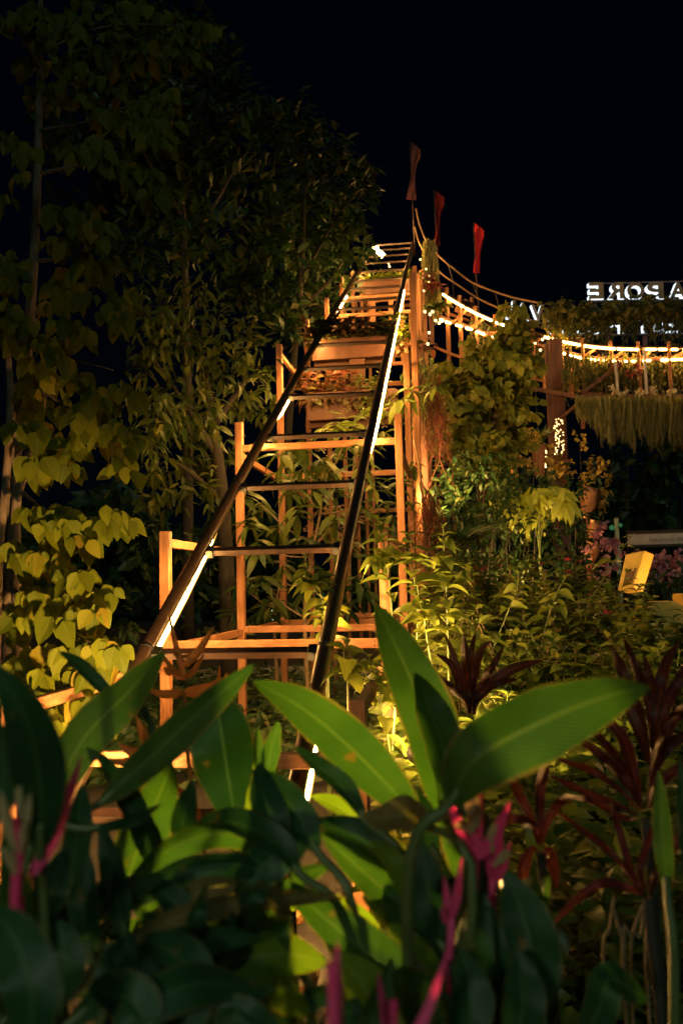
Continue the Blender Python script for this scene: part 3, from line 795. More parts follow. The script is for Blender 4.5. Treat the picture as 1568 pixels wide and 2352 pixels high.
# ---- flags
def flag(name, label, mat, top, bot, d, wt, wm, wb, mid=0.52, pole_to=None, lean=6, side=1):
    base = W(*pole_to, d)
    t = thing(name, label, 'flag', base, 'flags flying over the track')
    m = MB(); tp = W(top[0] - 4, top[1] - 2, d)
    m.tube([base, W((top[0]+pole_to[0])/2 - 2, (top[1]+pole_to[1])/2, d), tp], 0.018, 8); m.build('pole', M['steel_dark'], t, True)
    rows, cols = 30, 9
    V = []
    for i in range(rows):
        f = i / (rows-1)
        cx_ = top[0] + (bot[0] - top[0]) * f
        w = float(np.interp(f, [0, .18, mid - .12, mid, mid + .12, 1], [wt*.8, wt, wm*1.35, wm, wm*1.2, wb]))
        # the cloth turns about itself on the way down
        for j in range(cols):
            u = j / (cols-1) - .5
            sl = np.interp(f, [0, .3, 1], [0.85, 0.35, 0.12])
            px = cx_ + wt*.35 + u * w - (f - .5)*4
            py = top[1] + (bot[1] - top[1]) * f + (u + .5) * w * sl * (1 - f) - (0.5 - u) * w * 0.1 * f
            V.append(tuple(W(px, py, d + u*(f - mid)*.5 + .05*math.sin(u*9 + f*7))))
    m = MB(); m.add(V, [(i*cols+j, i*cols+j+1, (i+1)*cols+j+1, (i+1)*cols+j) for i in range(rows-1) for j in range(cols-1)])
    o = m.build('cloth', mat, t, True)
    return t
flag('flag', 'tallest flag, dusty rose cloth twisted at its waist, above the top of the rails', M['flag_dusty'], (944, 326), (937, 460), 23.8, 25, 8, 24, pole_to=(952, 566))
flag('flag', 'darkest flag, deep red cloth, between the dusty rose and the bright red one', M['flag_dark'], (1000, 438), (997, 566), 25.0, 23, 7, 15, pole_to=(1006, 620))
flag('flag', 'bright red flag above the falling rope railing', M['flag_red'], (1090, 512), (1087, 628), 24.0, 24, 11, 14, pole_to=(1098, 720), mid=0.6)

# ---- the curved railing beyond the crest
up_l = [(955, 478, 24), (962, 512, 24.1), (978, 552, 24.2), (1000, 582, 24), (1040, 616, 23.6), (1082, 648, 23.2), (1130, 668, 22.8), (1180, 684, 22.4), (1242, 697, 22)]
lo_l = [(952, 520, 24.0), (962, 556, 24.1), (985, 598, 24.1), (1015, 630, 24), (1050, 654, 23.6), (1095, 684, 23.2), (1140, 706, 22.8), (1180, 722, 22.4), (1240, 742, 22)]
rl_t = thing('curved_railing', 'pair of thin curved tubes with pickets sweeping down right of the crest', 'railing', W(1040, 616, 23.6))
for L_ in (up_l, lo_l):
    m = MB(); m.tube(catmull([W(*p) for p in L_], 60), 0.026, 8); m.build('tube', M['cable'], rl_t, True)
cu, cl = catmull([W(*p) for p in up_l], 61), catmull([W(*p) for p in lo_l], 61)
for k in (28, 38, 46, 53):
    m = MB(); m.tube([cu[k], cl[k], cl[k] - Vector((0, 0, 0.5))], 0.016, 6); m.build('picket', M['steel_dark'], rl_t, True)

# ---- moss column at the top right
tops = []
lens = []
for _ in range(900):
    f = rnd.random()
    tops.append(W(972 + 26 * rnd.random() + 8*f, 552 + 100 * f + rnd.uniform(-6, 6), 23.2 + rnd.uniform(-.35, .35)))
    lens.append(rnd.uniform(0.4, 1.2))
strands('hanging_moss', 'tall grey green column of hanging moss beside the top of the climbing track', 'moss', tops, lens, M['moss'], 0.02, 0.12)
m = MB(); m.bar(gz(W(984, 560, 23.3), 8.0), W(984, 552, 23.3), 0.12, 0.12, ALOF)
tag(m.build('timber_post', M['brown_post'], None), 'brown post inside the hanging moss at the top right of the track', 'post')
for (x, y, d, lab) in ((972, 640, 22.6, 'red leaved plant hanging beside the moss column, upper one'), (990, 660, 22.4, 'red leaved plant hanging beside the moss column, lower one'), (1000, 706, 20.0, 'green ferny plant below the moss column')):
    c = W(x, y, d)
    mound('hanging_plant', lab, c - LATF*.15, c + LATF*.15, c.z, 110, M['leaf_red'] if 'red' in lab else M['leaf_mid'], (0.12, 0.24), hgt=0.4, droop=0.3, wr=0.4)

# ================================================================== the far curve of the track
UP_ = [(1012, 672, 23.4), (1050, 697, 23.0), (1095, 722, 22.7), (1150, 746, 22.4), (1205, 763, 22.1), (1258, 777, 21.8), (1340, 795, 21.2), (1420, 803, 20.7), (1500, 804, 20.3), (1600, 805, 20.0), (1760, 812, 19.6)]
LO_ = [(985, 722, 23.4), (1032, 742, 23.0), (1080, 757, 22.7), (1130, 775, 22.4), (1200, 791, 22.1), (1270, 806, 21.8), (1340, 824, 21.2), (1420, 831, 20.7), (1500, 829, 20.3), (1600, 827, 20.0), (1760, 832, 19.6)]
NU = 150
CU = catmull([W(*p) for p in UP_], NU); CL = catmull([W(*p) for p in LO_], NU)
far = thing('coaster_track', 'far curve of the track on timber legs, two glowing light lines sweeping right', 'coaster track', gz(CU[60]))
def out_dir(i):
    t = (CU[min(i+1, NU-1)] - CU[max(i-1, 0)]); t.z = 0; t.normalize()
    return Vector((t.y, -t.x, 0))      # toward the viewer side
def flat_tan(i):
    t = (CU[min(i+1, NU-1)] - CU[max(i-1, 0)]); t.z = 0; return t.normalized()
# outer and inner rail
for o_, h in ((0.0, 0.055), (-1.1, 0.055)):
    m = MB(); m.tube([CU[i] + out_dir(i)*o_ + Vector((0, 0, h)) for i in range(0, NU, 2)], 0.045, 10); m.build('rail', M['rail'], far, True)
m = MB(); m.tube([CL[i] - out_dir(i)*0.04 + Vector((0, 0, 0.06)) for i in range(0, NU, 2)], 0.05, 8); m.build('lower_rail', M['brown_post'], far, True)
segs_u = [(3, 20), (22, 40), (42, 47), (49, 51), (53, 57), (60, 62), (73, 88), (90, 103), (104, 113), (115, 120), (121, 124), (126, 128), (130, 149)]
segs_l = [(9, 11), (13, 16), (20, 24), (27, 40), (45, 52), (58, 60), (72, 86), (87, 89), (91, 96), (98, 108), (110, 112), (115, 118), (122, 134), (136, 138), (141, 149)]
for sg, cc in ((segs_u, CU), (segs_l, CL)):
    for a_, b_ in sg:
        m = MB(); m.tube([cc[i] + out_dir(i)*0.055 for i in range(a_, min(b_ + 1, NU))], 0.016 if sg is segs_u else 0.014, 5); ls = m.build('led_strip', M['led_far'], far, True)
        m = MB(); m.tube([cc[i] + out_dir(i)*0.055 for i in range(a_, min(b_ + 1, NU))], 0.042, 6); m.build('painted_glow', M['painted_glow'], ls, True)  # same painted bloom round the far light lines
for i in range(6, NU, 6):
    m = MB(); m.bar(CU[i] + Vector((0, 0, 0.05)), CU[i] - out_dir(i)*1.1 + Vector((0, 0, 0.05)), 0.05, 0.05); m.build('rung', M['rung'], far)
for i in (6, 17, 143):
    for o_ in (0.02, -1.12):
        p = CU[i] + out_dir(i)*o_
        m = MB(); m.bar(gz(p, -0.1), p + Vector((0, 0, 0.25)), 0.085, 0.085, flat_tan(i)); m.build('post', M['wood_v'], far)
for i in range(29, 140, 12):
    for o_ in (0.02, -1.12):
        p = CU[i] + out_dir(i)*o_
        m = MB(); m.bar(gz(p, CL[i].z - 0.9), p + Vector((0, 0, 0.2)), 0.07, 0.07, flat_tan(i)); m.build('post', M['wood_v'], far)
for i in range(3, NU, 12):
    p = CL[i]
    if i + 12 < NU:
        a_ = CL[i] + out_dir(i)*0.0 - Vector((0, 0, 0.05)); b_ = CU[min(i + 7, NU-1)] - Vector((0, 0, 0.05))
        m = MB(); m.bar(a_, b_, 0.05, 0.06); m.build('brace', M['wood_h'], far)
        a_ = CL[i] - Vector((0, 0, 0.85)); b_ = CL[i+12] - Vector((0, 0, 0.85))
        m = MB(); m.bar(a_, b_, 0.05, 0.07); m.build('beam', M['wood_h'], far)
        a_ = CU[i] - out_dir(i)*1.05 - Vector((0, 0, .5)); b_ = CU[i] - Vector((0, 0, .5)); m = MB(); m.bar(a_, b_, 0.05, 0.07); m.build('cross_beam', M['wood_d'], far)
# the light panels seen above the upper strip
for (x0, x1, y0, y1, d, lab) in ((1046, 1082, 694, 716, 23.6, 'small lit board panel on the falling part of the far track'), (1272, 1352, 768, 790, 22.4, 'long lit board panel on the far curve above the upper light line')):
    a_, b_ = W(x0, (y0+y1)/2, d), W(x1, (y0+y1)/2 + (8 if x1 > 1200 else 12), d)
    m = MB(); m.bar(a_, b_, 0.03, (y1-y0)/FD*d); tag(m.build('board_panel', M['wood_h'], None), lab, 'panel')

# thick column, thin post and cross members
def beam_thing(name, label, pts, w, h, mat, cat='beam', upv=(0, 0, 1), ground=False):
    p = [W(*q) for q in pts]
    if ground: p[1] = gz(p[0], -0.1)
    m = MB(); m.bar(p[0], p[1], w, h, upv)
    return tag(m.build(name, mat, None), label, cat)
beam_thing('column', 'thick dark red brown column under the far curve of the track', [(1272, 782, 21.4), (0, 0, 0)], 0.34, 0.34, M['brown_post'], 'column', (0, 1, 0), True)
beam_thing('timber_post', 'thin rusty post standing just before the thick brown column', [(1254, 790, 20.8), (0, 0, 0)], 0.10, 0.10, M['brown_post'], 'post', (0, 1, 0), True)
beam_thing('timber_post', 'slim orange post right of the thick brown column, under the light lines', [(1302, 806, 21.0), (1309, 902, 21.0)], 0.09, 0.09, M['wood_v'], 'post', (0, 1, 0))
beam_thing('cross_beam', 'long rusty beam sloping right across the thick brown column', [(1152, 880, 20.6), (1346, 915, 20.2)], 0.07, 0.10, M['brown_post'])
beam_thing('cross_beam', 'lower rusty beam across the thick brown column near the bulb curtain', [(1180, 1056, 20.6), (1310, 1060, 20.4)], 0.06, 0.07, M['brown_post'])
beam_thing('cross_beam', 'short diagonal brace right of the thick brown column', [(1282, 965, 20.9), (1352, 905, 20.3)], 0.06, 0.07, M['wood_old'])
beam_thing('cross_beam', 'diagonal strut rising right under the light lines of the far curve', [(1338, 902, 20.2), (1420, 838, 20.2)], 0.06, 0.08, M['brown_post'])
beam_thing('timber_post', 'rusty post at the left end of the mossy fringe', [(1335, 905, 20.0), (1338, 985, 20.0)], 0.08, 0.08, M['brown_post'], 'post', (0, 1, 0))
for k, (x, y0, y1) in enumerate(((1412, 832, 900), (1478, 800, 905))):
    beam_thing('pale_rod', 'pale thin rod lit white below the light lines, the ' + ('left' if k == 0 else 'right') + ' one of two', [(x, y0, 20.0), (x + 6, y1, 20.0)], 0.05, 0.05, M['banner'], 'rod', (0, 1, 0))
beam_thing('beam', 'reddish fascia beam crossing between the two rows of sign letters', [(1290, 742, 22.0), (1700, 712, 21.6)], 0.1, 0.2, M['brown_post'])
beam_thing('beam', 'dark beam carrying the fringe of hanging moss', [(1336, 912, 19.8), (1760, 915, 18.8)], 0.12, 0.14, M['brown_post'])
for x, lab in ((1395, 'slim vine wrapped post between the sign rows, left one'), (1480, 'slim vine wrapped post between the sign rows, right one')):
    beam_thing('timber_post', lab, [(x, 700, 22.3), (x, 880, 22.3)], 0.1, 0.1, M['brown_post'], 'post', (0, 1, 0))

# ---- the sign: letters seen from behind, so the words run backwards
def letter(ch, x, y, h_px, w_px, d, parent, dark=0.0):
    cu_ = bpy.data.curves.new('tmp', 'FONT'); cu_.body = ch; cu_.extrude = 0.09; cu_.offset = 0.035; cu_.resolution_u = 4
    ob = bpy.data.objects.new('tmp', cu_); C.objects.link(ob)
    dg = bpy.context.evaluated_depsgraph_get(); dg.update()
    me = bpy.data.meshes.new_from_object(ob.evaluated_get(dg))
    bpy.data.objects.remove(ob); bpy.data.curves.remove(cu_)
    n = len(me.vertices); co = np.empty(n*3); me.vertices.foreach_get('co', co); co = co.reshape(-1, 3)
    lo, hi = co.min(0), co.max(0)
    c = W(x, y, d); H_ = h_px/FD*d; Wd_ = w_px/FD*d
    u = (co[:, 0]-lo[0])/(hi[0]-lo[0]) - .5; v = (co[:, 1]-lo[1])/(hi[1]-lo[1]) - .5
    org = np.array(origin_of(parent))
    out = np.column_stack([c.x - u*Wd_, c.y + co[:, 2], c.z + v*H_]) - org      # mirrored: we stand behind the sign
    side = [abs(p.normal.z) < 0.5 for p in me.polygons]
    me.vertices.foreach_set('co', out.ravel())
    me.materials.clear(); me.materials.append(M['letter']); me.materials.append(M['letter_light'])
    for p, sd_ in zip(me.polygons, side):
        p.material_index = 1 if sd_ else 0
    me.update()
    o = bpy.data.objects.new('letter', me); C.objects.link(o); o.parent = parent
    return o
sg1 = thing('sign', 'upper row of raised block letters seen from behind, edges lit white', 'sign', W(1460, 668, 22))
for ch, x, w in zip('EROPAGNIS', (1366, 1410, 1456, 1501, 1553, 1604, 1655, 1695, 1730), (34, 38, 40, 38, 40, 40, 40, 12, 38)):
    letter(ch, x, 670, 39, w, 22, sg1)
m = MB(); m.tube([W(1350, 651, 21.95), W(1760, 640, 21.95)], 0.02, 6); m.build('top_bar', M['steel_dark'], sg1)
m = MB(); m.tube([W(1350, 692, 21.95), W(1760, 686, 21.95)], 0.03, 6); m.build('bottom_bar', M['steel_dark'], sg1)
sg2 = thing('sign', 'lower row of lit letters seen from behind, half hidden in vines', 'sign', W(1460, 746, 21.9))
for ch, x, w in zip('LAVITSEF', (1172, 1199, 1233, 1262, 1294, 1337, 1377, 1416), (22, 28, 30, 8, 30, 32, 30, 28)):
    letter(ch, x, 712 + (x - 1172) * 0.16 if x < 1250 else 746, 40, w, 21.9 + (0.8 if x < 1250 else 0), sg2)
for ch, x, w in zip('NEDRAG', (1492, 1539, 1586, 1632, 1680, 1725), (38, 36, 36, 36, 38, 38)):
    letter(ch, x, 742, 42, w, 21.9, sg2)
m = MB(); m.tube([W(1160, 726, 22.7), W(1290, 768, 22.0), W(1440, 770, 21.9), W(1760, 764, 21.9)], 0.03, 6); m.build('bottom_bar', M['steel_dark'], sg2)

# ---- vines over the sign frame: a leafy top, hanging strands
def leaf_cloud(name, label, cat, cents, n_per, Lr, mat, wr=0.5, down=0.5, group=None, cols=3, rows=4, loc=None, kind=None, limb=None, shell=0.35, bend=0.25, facing=0.5):
    """foliage gathered into uneven clumps of twigs about the given centres (point, radius)"""
    t = thing(name, label, cat, loc if loc is not None else gz(cents[0][0]), group, kind)
    P_, D_, N_ = [], [], []
    for c, r in cents:
        n = int(n_per * r * r) if n_per > 0 else -n_per
        k = max(3, n // 7)
        tw = unit(k) * (r * rng.uniform(shell, 1, (k, 1)))
        for w_ in tw:
            o_ = w_ / (np.linalg.norm(w_) + 1e-6)
            j = rng.integers(5, 10)
            ang = rng.random(j) * 6.283
            ax = unit(1)[0]; e1 = np.cross(o_, ax); e1 /= np.linalg.norm(e1) + 1e-9; e2 = np.cross(o_, e1)
            dr = o_[None]*0.55 + (np.cos(ang)[:, None]*e1 + np.sin(ang)[:, None]*e2) * 0.8
            dr[:, 2] -= down
            P_.append(np.array(c) + w_ + o_[None]*rng.uniform(-.5, .5, (j, 1))*Lr[1]*1.4 + rng.normal(0, .1, (j, 3))*Lr[1])
            D_.append(dr)
            nn = np.tile(np.array([[0, -facing, 1.0 - down*0.6]]), (j, 1)) + rng.normal(0, 0.4, (j, 3)) + o_[None]*0.3
            N_.append(nn)
    P_ = np.concatenate(P_); D_ = np.concatenate(D_); N_ = np.concatenate(N_)
    L = rng.uniform(*Lr, len(P_))
    lf = MB(); lf.leaves(P_, D_, N_, L, L*wr*rng.uniform(.8, 1.15, len(P_)), rows, cols, bend, 0.12)
    lf.build('crown' if cat == 'tree' else 'foliage', mat, t, True)
    if limb:
        m = MB()
        for pts, r0, r1 in limb:
            q = catmull(pts, 12)
            m.tube(q, list(np.linspace(r0, r1, 12)), 7)
        m.build('trunk' if cat == 'tree' else 'stem', M['bark_dark'], t, True)
    return t
def blob(x, y, d, rpx): return (W(x, y, d), rpx/FD*d)

leaf_cloud('climbing_vine', 'leafy vine heaped along the frame under the upper letters, left half', 'vine', [blob(x, 716 + (x % 37)*.4, 21.6, 24) for x in range(1262, 1400, 17)] + [blob(1330, 730, 21.7, 26), blob(1290, 735, 21.7, 26)], 1500, (0.10, 0.22), M['vine'], 0.6, 0.6)
leaf_cloud('climbing_vine', 'leafy vine heaped along the frame under the upper letters, right half', 'vine', [blob(x, 700 + (x % 31)*.5, 21.5, 22) for x in range(1404, 1720, 17)], 1500, (0.10, 0.22), M['vine'], 0.6, 0.6)
tops, lens = [], []
for _ in range(260):
    x = rnd.uniform(1255, 1720)
    if 1404 < x < 1425 or 1462 < x < 1476: continue
    tops.append(W(x, rnd.uniform(722, 742), 21.45 + rnd.uniform(-.1, .1))); lens.append(rnd.uniform(0.15, 0.95))
strands('hanging_vine', 'thin vines hanging down over the lower row of letters', 'vine', tops, lens, M['vine'], 0.012, 0.08, leafy=6, leafL=0.11, leafmat=M['vine'])
tops, lens = [], []
for _ in range(560):
    x = rnd.uniform(1290, 1760)
    tops.append(W(x, rnd.uniform(808, 850), 20.6 + rnd.uniform(-.2, .5))); lens.append(rnd.uniform(0.3, 0.95))
strands('hanging_vine', 'curtain of golden lit vines hanging between the light lines and the mossy fringe', 'vine', tops, lens, M['vine'], 0.02, 0.08, leafy=7, leafL=0.12, leafmat=M['vine'])
tops, lens = [], []
for _ in range(150):
    x = rnd.uniform(1075, 1260)
    tops.append(W(x, 735 + (x - 1075)*.2 + rnd.uniform(-4, 25), 23.0)); lens.append(rnd.uniform(0.3, 1.0))
strands('hanging_vine', 'vines hanging from the falling part of the far track', 'vine', tops, lens, M['vine'], 0.02, 0.08, leafy=6, leafL=0.14, leafmat=M['vine'])
tops, lens = [], []
for k in range(6500):
    x = rnd.uniform(1322, 1760)
    f = (x - 1322) / 438
    edge = 0.45 + 0.25*math.sin(x*.11) + 0.25*math.sin(x*.27 + 1) + 0.2 * math.sin(x*.63)
    taper = min(1, (x - 1322)/70 * .8 + .2)
    tops.append(W(x, 908 + rnd.uniform(0, 35), 19.6 - f*.8 + rnd.uniform(-.3, .3))); lens.append(max(0.12, (0.50 + 0.48*edge + (.22 if math.sin(x*.47 + 2*math.sin(x*.05)) > .55 else 0)) * taper * rnd.uniform(0.5, 1.0)))
strands('hanging_moss', 'wide grey green fringe of hanging moss with a ragged lower edge', 'moss', tops, lens, M['moss'], 0.011, 0.09, nseg=4)
leaf_cloud('flower_clump', 'small pale flowers lying on the fringe of hanging moss', 'flowers', [blob(1408, 897, 19.5, 12), blob(1470, 902, 19.4, 9), blob(1430, 905, 19.4, 8), blob(1540, 900, 19.2, 8), blob(1500, 898, 19.2, 7)], -60, (0.05, 0.09), M['white_petal'], 0.8, 0.1)
leaf_cloud('hanging_plant', 'small dark red plant between the golden vines', 'plant', [blob(1460, 850, 20.2, 16), blob(1415, 835, 20.3, 10)], -70, (0.08, 0.15), M['leaf_red'], 0.5, 0.4)

# ---- fairy lights, pots, twisted sheets and fern right of the climbing track
pts = [W(1283 + rnd.uniform(-13, 13) * min(1, (y - 950)/40 + .2), y, 19.6 + rnd.uniform(-.2, .2)) for y in np.linspace(962, 1046, 58)]
bulbs('fairy_lights', 'bright cascade of fairy lights hanging by the thick brown column', pts, 0.0125, True)
bulbs('fairy_lights', 'thin short drop of fairy lights left of the bright cascade', [W(1252 + rnd.uniform(-4, 4), y, 19.4) for y in np.linspace(1036, 1072, 9)], 0.02, True)
bulbs('string_light', 'two warm bulbs glowing inside the vine covered tree', [W(1148, 775, 19.0), W(1190, 767, 20.5), W(1228, 788, 20.6), W(1240, 804, 20.6), W(1245, 780, 20.6)], 0.03, False)
def pot(name, label, x, y0, y1, wpx, d, mat):
    c = W(x, y1, d); h = (y1 - y0)/FD*d; r = wpx/FD*d/2
    t = thing(name, label, 'plant pot', c)
    m = MB(); m.lathe(c, [(0.001, 0), (r*.72, 0), (r*.95, h*.92), (r*1.08, h*.93), (r*1.08, h), (r*.9, h), (r*.85, h*.9), (0.001, h*.88)], 18); m.build('pot', mat, t, True)
    m = MB(); m.tube([c + Vector((0, 0, h)), c + Vector((0, 0, h + 1.2))], 0.008, 5); m.build('hanger', M['tie'], t)
    return c + Vector((0, 0, h))
ct = pot('hanging_pot', 'tall brown hanging pot beside the thick brown column', 1238, 1022, 1092, 34, 18.6, M['brown_post'])
mound('spiky_plant', 'dark upright plant in the tall brown hanging pot', ct - LAT*.08, ct + LAT*.08, ct.z, 60, M['leaf_mid'], (0.3, 0.6), hgt=.1, wr=0.12, up_=1.6, spread=0.03)
ct = pot('hanging_pot', 'small terracotta pot among the yellow shrubs', 1178, 1064, 1088, 14, 16.6, M['terracotta'])
mound('fern', 'small fern hanging out of the little terracotta pot', ct - LAT*.06, ct + LAT*.06, ct.z, 60, M['leaf_mid'], (0.15, 0.3), hgt=.1, wr=0.2, up_=.2, droop=.2, spread=.04)
def ribbon(name, label, pts, d, mat):
    """a twisted metal sheet: (x, y, width) down its length"""
    rows, cols = 40, 5
    xs_, ys_, ws_ = zip(*pts); t_ = np.linspace(0, 1, len(pts)); V = []
    for i in range(rows):
        f = i/(rows-1); x = np.interp(f, t_, xs_); y = np.interp(f, t_, ys_); w = np.interp(f, t_, ws_)
        for j in range(cols):
            u = j/(cols-1) - .5
            V.append(tuple(W(x + u*w, y + u*w*.3, d + (abs(u)*2)**2 * w/FD*d*.5 + math.sin(f*9)*u*.15)))
    m = MB(); m.add(V, [(i*cols+j, i*cols+j+1, (i+1)*cols+j+1, (i+1)*cols+j) for i in range(rows-1) for j in range(cols-1)])
    o = m.build(name, mat, None, True)
    md = o.modifiers.new('thickness', 'SOLIDIFY'); md.thickness = 0.012
    return tag(o, label, 'sculpture')
ribbon('twisted_sheet', 'tall rusty sheet twisted into a chain of funnels, left of the dark opening', [(1356, 1118, 46), (1352, 1160, 40), (1344, 1190, 12), (1366, 1195, 40), (1358, 1230, 24), (1352, 1244, 10), (1362, 1250, 48), (1356, 1290, 24), (1358, 1350, 14), (1356, 1400, 12)], 15.5, M['copper'])
fr_ = W(1240, 1150, 12.6)
P_, D_, N_ = [], [], []
fern = thing('drooping_plant', 'bright yellow green plant with long drooping leaf fingers', 'plant', gz(fr_))
for (x, y, n, ln) in ((1205, 1148, 14, .42), (1240, 1132, 22, .5), (1278, 1132, 22, .5), (1292, 1150, 12, .42), (1222, 1172, 12, .35), (1180, 1150, 10, .35)):
    for _ in range(n):
        p = W(x + rnd.uniform(-16, 16), y + rnd.uniform(-12, 12), 12.6 + rnd.uniform(-.25, .25)); P_.append(tuple(p))
        D_.append((rnd.gauss(.1, .45), rnd.gauss(-.3, .3), rnd.uniform(-1, .1))); N_.append((rnd.gauss(0, .3), -1, .5 + rnd.gauss(0, .3)))
L = rng.uniform(.22, .42, len(P_)); m = MB(); m.leaves(P_, D_, N_, L, L*.28, 6, 3, .45, .15); m.build('foliage', M['leaf_bright'], fern, True)
m = MB()
for x in (1205, 1240, 1278): m.tube(catmull([gz(fr_), W(1238, 1260, 12.6), W(x, 1150, 12.6)], 10), 0.012, 5)
m.build('stem', M['stem'], fern, True)

# ---- banner, lamp pole, far windows
bt = thing('banner', 'long pale banner with a faint line of lettering, far right', 'banner', W(1440, 1250, 24))
a_, b_ = W(1440, 1240, 24), W(1720, 1232, 24)
m = MB(); m.bar(a_, b_, 0.03, 0.30); m.build('cloth', M['banner'], bt)
m = MB(); m.bar(a_ - Vector((0, -.03, 0.19)), b_ - Vector((0, -.03, 0.19)), 0.04, 0.06); m.build('lower_rail', M['steel_dark'], bt)
m = MB(); m.bar(a_ + Vector((0, .03, 0.20)), b_ + Vector((0, .03, 0.20)), 0.06, 0.1); m.build('top_rail', M['steel_dark'], bt)
def flat_text(txt, c, h, mat, parent, yaw=0.0):
    cu_ = bpy.data.curves.new('tmp', 'FONT'); cu_.body = txt; cu_.size = h; cu_.extrude = 0.002
    ob = bpy.data.objects.new('tmp', cu_); C.objects.link(ob)
    dg = bpy.context.evaluated_depsgraph_get(); dg.update()
    me = bpy.data.meshes.new_from_object(ob.evaluated_get(dg)); bpy.data.objects.remove(ob); bpy.data.curves.remove(cu_)
    n = len(me.vertices); co = np.empty(n*3); me.vertices.foreach_get('co', co); co = co.reshape(-1, 3)
    org = np.array(origin_of(parent))
    out = np.column_stack([c.x + co[:, 0], np.full(n, c.y) - co[:, 2], c.z + co[:, 1]]) - org
    me.vertices.foreach_set('co', out.ravel()); me.materials.clear(); me.materials.append(mat); me.update()
    o = bpy.data.objects.new('lettering', me); C.objects.link(o); o.parent = parent
flat_text('See you at the next', W(1489, 1243, 23.96) - Vector((0, .02, 0)), 0.17, M['banner_text'], bt)
lp = thing('lamp_pole', 'slim pale green lamp pole in the dark behind the pink flowers', 'lamp pole', gz(W(1416, 1300, 22)))
m = MB(); m.tube([gz(W(1419, 1260, 22)), W(1414, 1190, 22)], 0.06, 8); m.build('pole', M['green_pole'], lp, True)
m = MB(); m.ball(W(1404, 1212, 21.9), 0.07); m.ball(W(1424, 1206, 21.9), 0.05); m.build('lamp', M['green_light'], lp, True)
for (x, y, w, h, lab) in ((628, 1409, 8, 14, 'small bright far window seen under the track, left one'), (643, 1412, 9, 16, 'small bright far window seen under the track, right one'), (629, 1423, 5, 4, 'tiny lit pane below the pair of far windows')):
    c = W(x, y, 30); m = MB(); m.bar(c - Vector((w/FD*15, 0, 0)), c + Vector((w/FD*15, 0, 0)), 0.03, h/FD*30); tag(m.build('far_window', M['window_light'], None), lab, 'window')

# ---- yellow blocks
yb = thing('yellow_block', 'tilted yellow block with a brown mark, standing in the shrubs', 'block', gz(W(1445, 1345, 10.5)))
d0 = 10.5
f0 = [W(1436, 1274, d0), W(1479, 1265, d0 - .12), W(1452, 1352, d0 - .3), W(1418, 1356, d0 - .2)]   # near face: tl, tr, br, bl
sh = W(1501, 1274, d0 + .10) - f0[1]
bk = Vector((0.02, 0.16, 0.0)) + sh
V = [tuple(p) for p in f0] + [tuple(p + sh) for p in f0]
m = MB(); m.add(V, [(0, 3, 2, 1), (4, 5, 6, 7), (0, 1, 5, 4), (1, 2, 6, 5), (2, 3, 7, 6), (3, 0, 4, 7)]); m.build('body', M['yellow'], yb)
def on_face(u, v): return f0[0].lerp(f0[1], u).lerp(f0[3].lerp(f0[2], u), v)
nn = (f0[1]-f0[0]).cross(f0[3]-f0[0]).normalized()
if nn.y > 0: nn = -nn
m = MB()
for (u0, u1, v0, v1) in ((.25, .85, .52, .86), (.25, .38, .45, .53), (.72, .85, .45, .53), (.48, .58, .47, .53)):
    q = [on_face(u0, v0), on_face(u1, v0), on_face(u1, v1), on_face(u0, v1)]
    m.quad(*[p + nn*0.004 for p in q])
m.build('mark', M['yellow_mark'], yb)
ys_ = thing('yellow_block', 'low yellow block with a rounded top behind dark leaves', 'block', gz(W(1515, 1410, 9.6)))
c = W(1515, 1412, 9.6); m = MB()
prof = [(-.24, -.35), (.24, -.35), (.25, .0), (.22, .10), (.12, .15), (-.12, .15), (-.22, .10), (-.25, .0)]
V = [(c.x + x, c.y - .12, c.z + z) for x, z in prof] + [(c.x + x + .03, c.y + .2, c.z + z) for x, z in prof]
m.add(V, [(i, (i+1) % 8, 8+(i+1) % 8, 8+i) for i in range(8)] + [(0, 7, 4, 3), (3, 4, 4, 3)][:1] + [(0, 3, 2, 1), (7, 6, 5, 4)] + [(15, 8, 11, 12), (8, 9, 10, 11), (12, 13, 14, 15)])
m.build('body', M['yellow'], ys_)
m = MB(); m.bar(c + Vector((-.2, .04, -1.4)), c + Vector((-.2, .04, -.36)), .3, .06); m.bar(c + Vector((.2, .04, -1.4)), c + Vector((.2, .04, -.36)), .3, .06); m.build('foot', M['yellow'], ys_)
m = MB(); m.bar(W(1556, 1394, 9.8), W(1620, 1392, 9.8), .3, .3); m.bar(gz(W(1590, 1394, 9.8)), W(1590, 1410, 9.8), .2, .2, (0, 1, 0))
tag(m.build('yellow_block', M['yellow']), 'yellow block cut by the right edge of the photo', 'block')

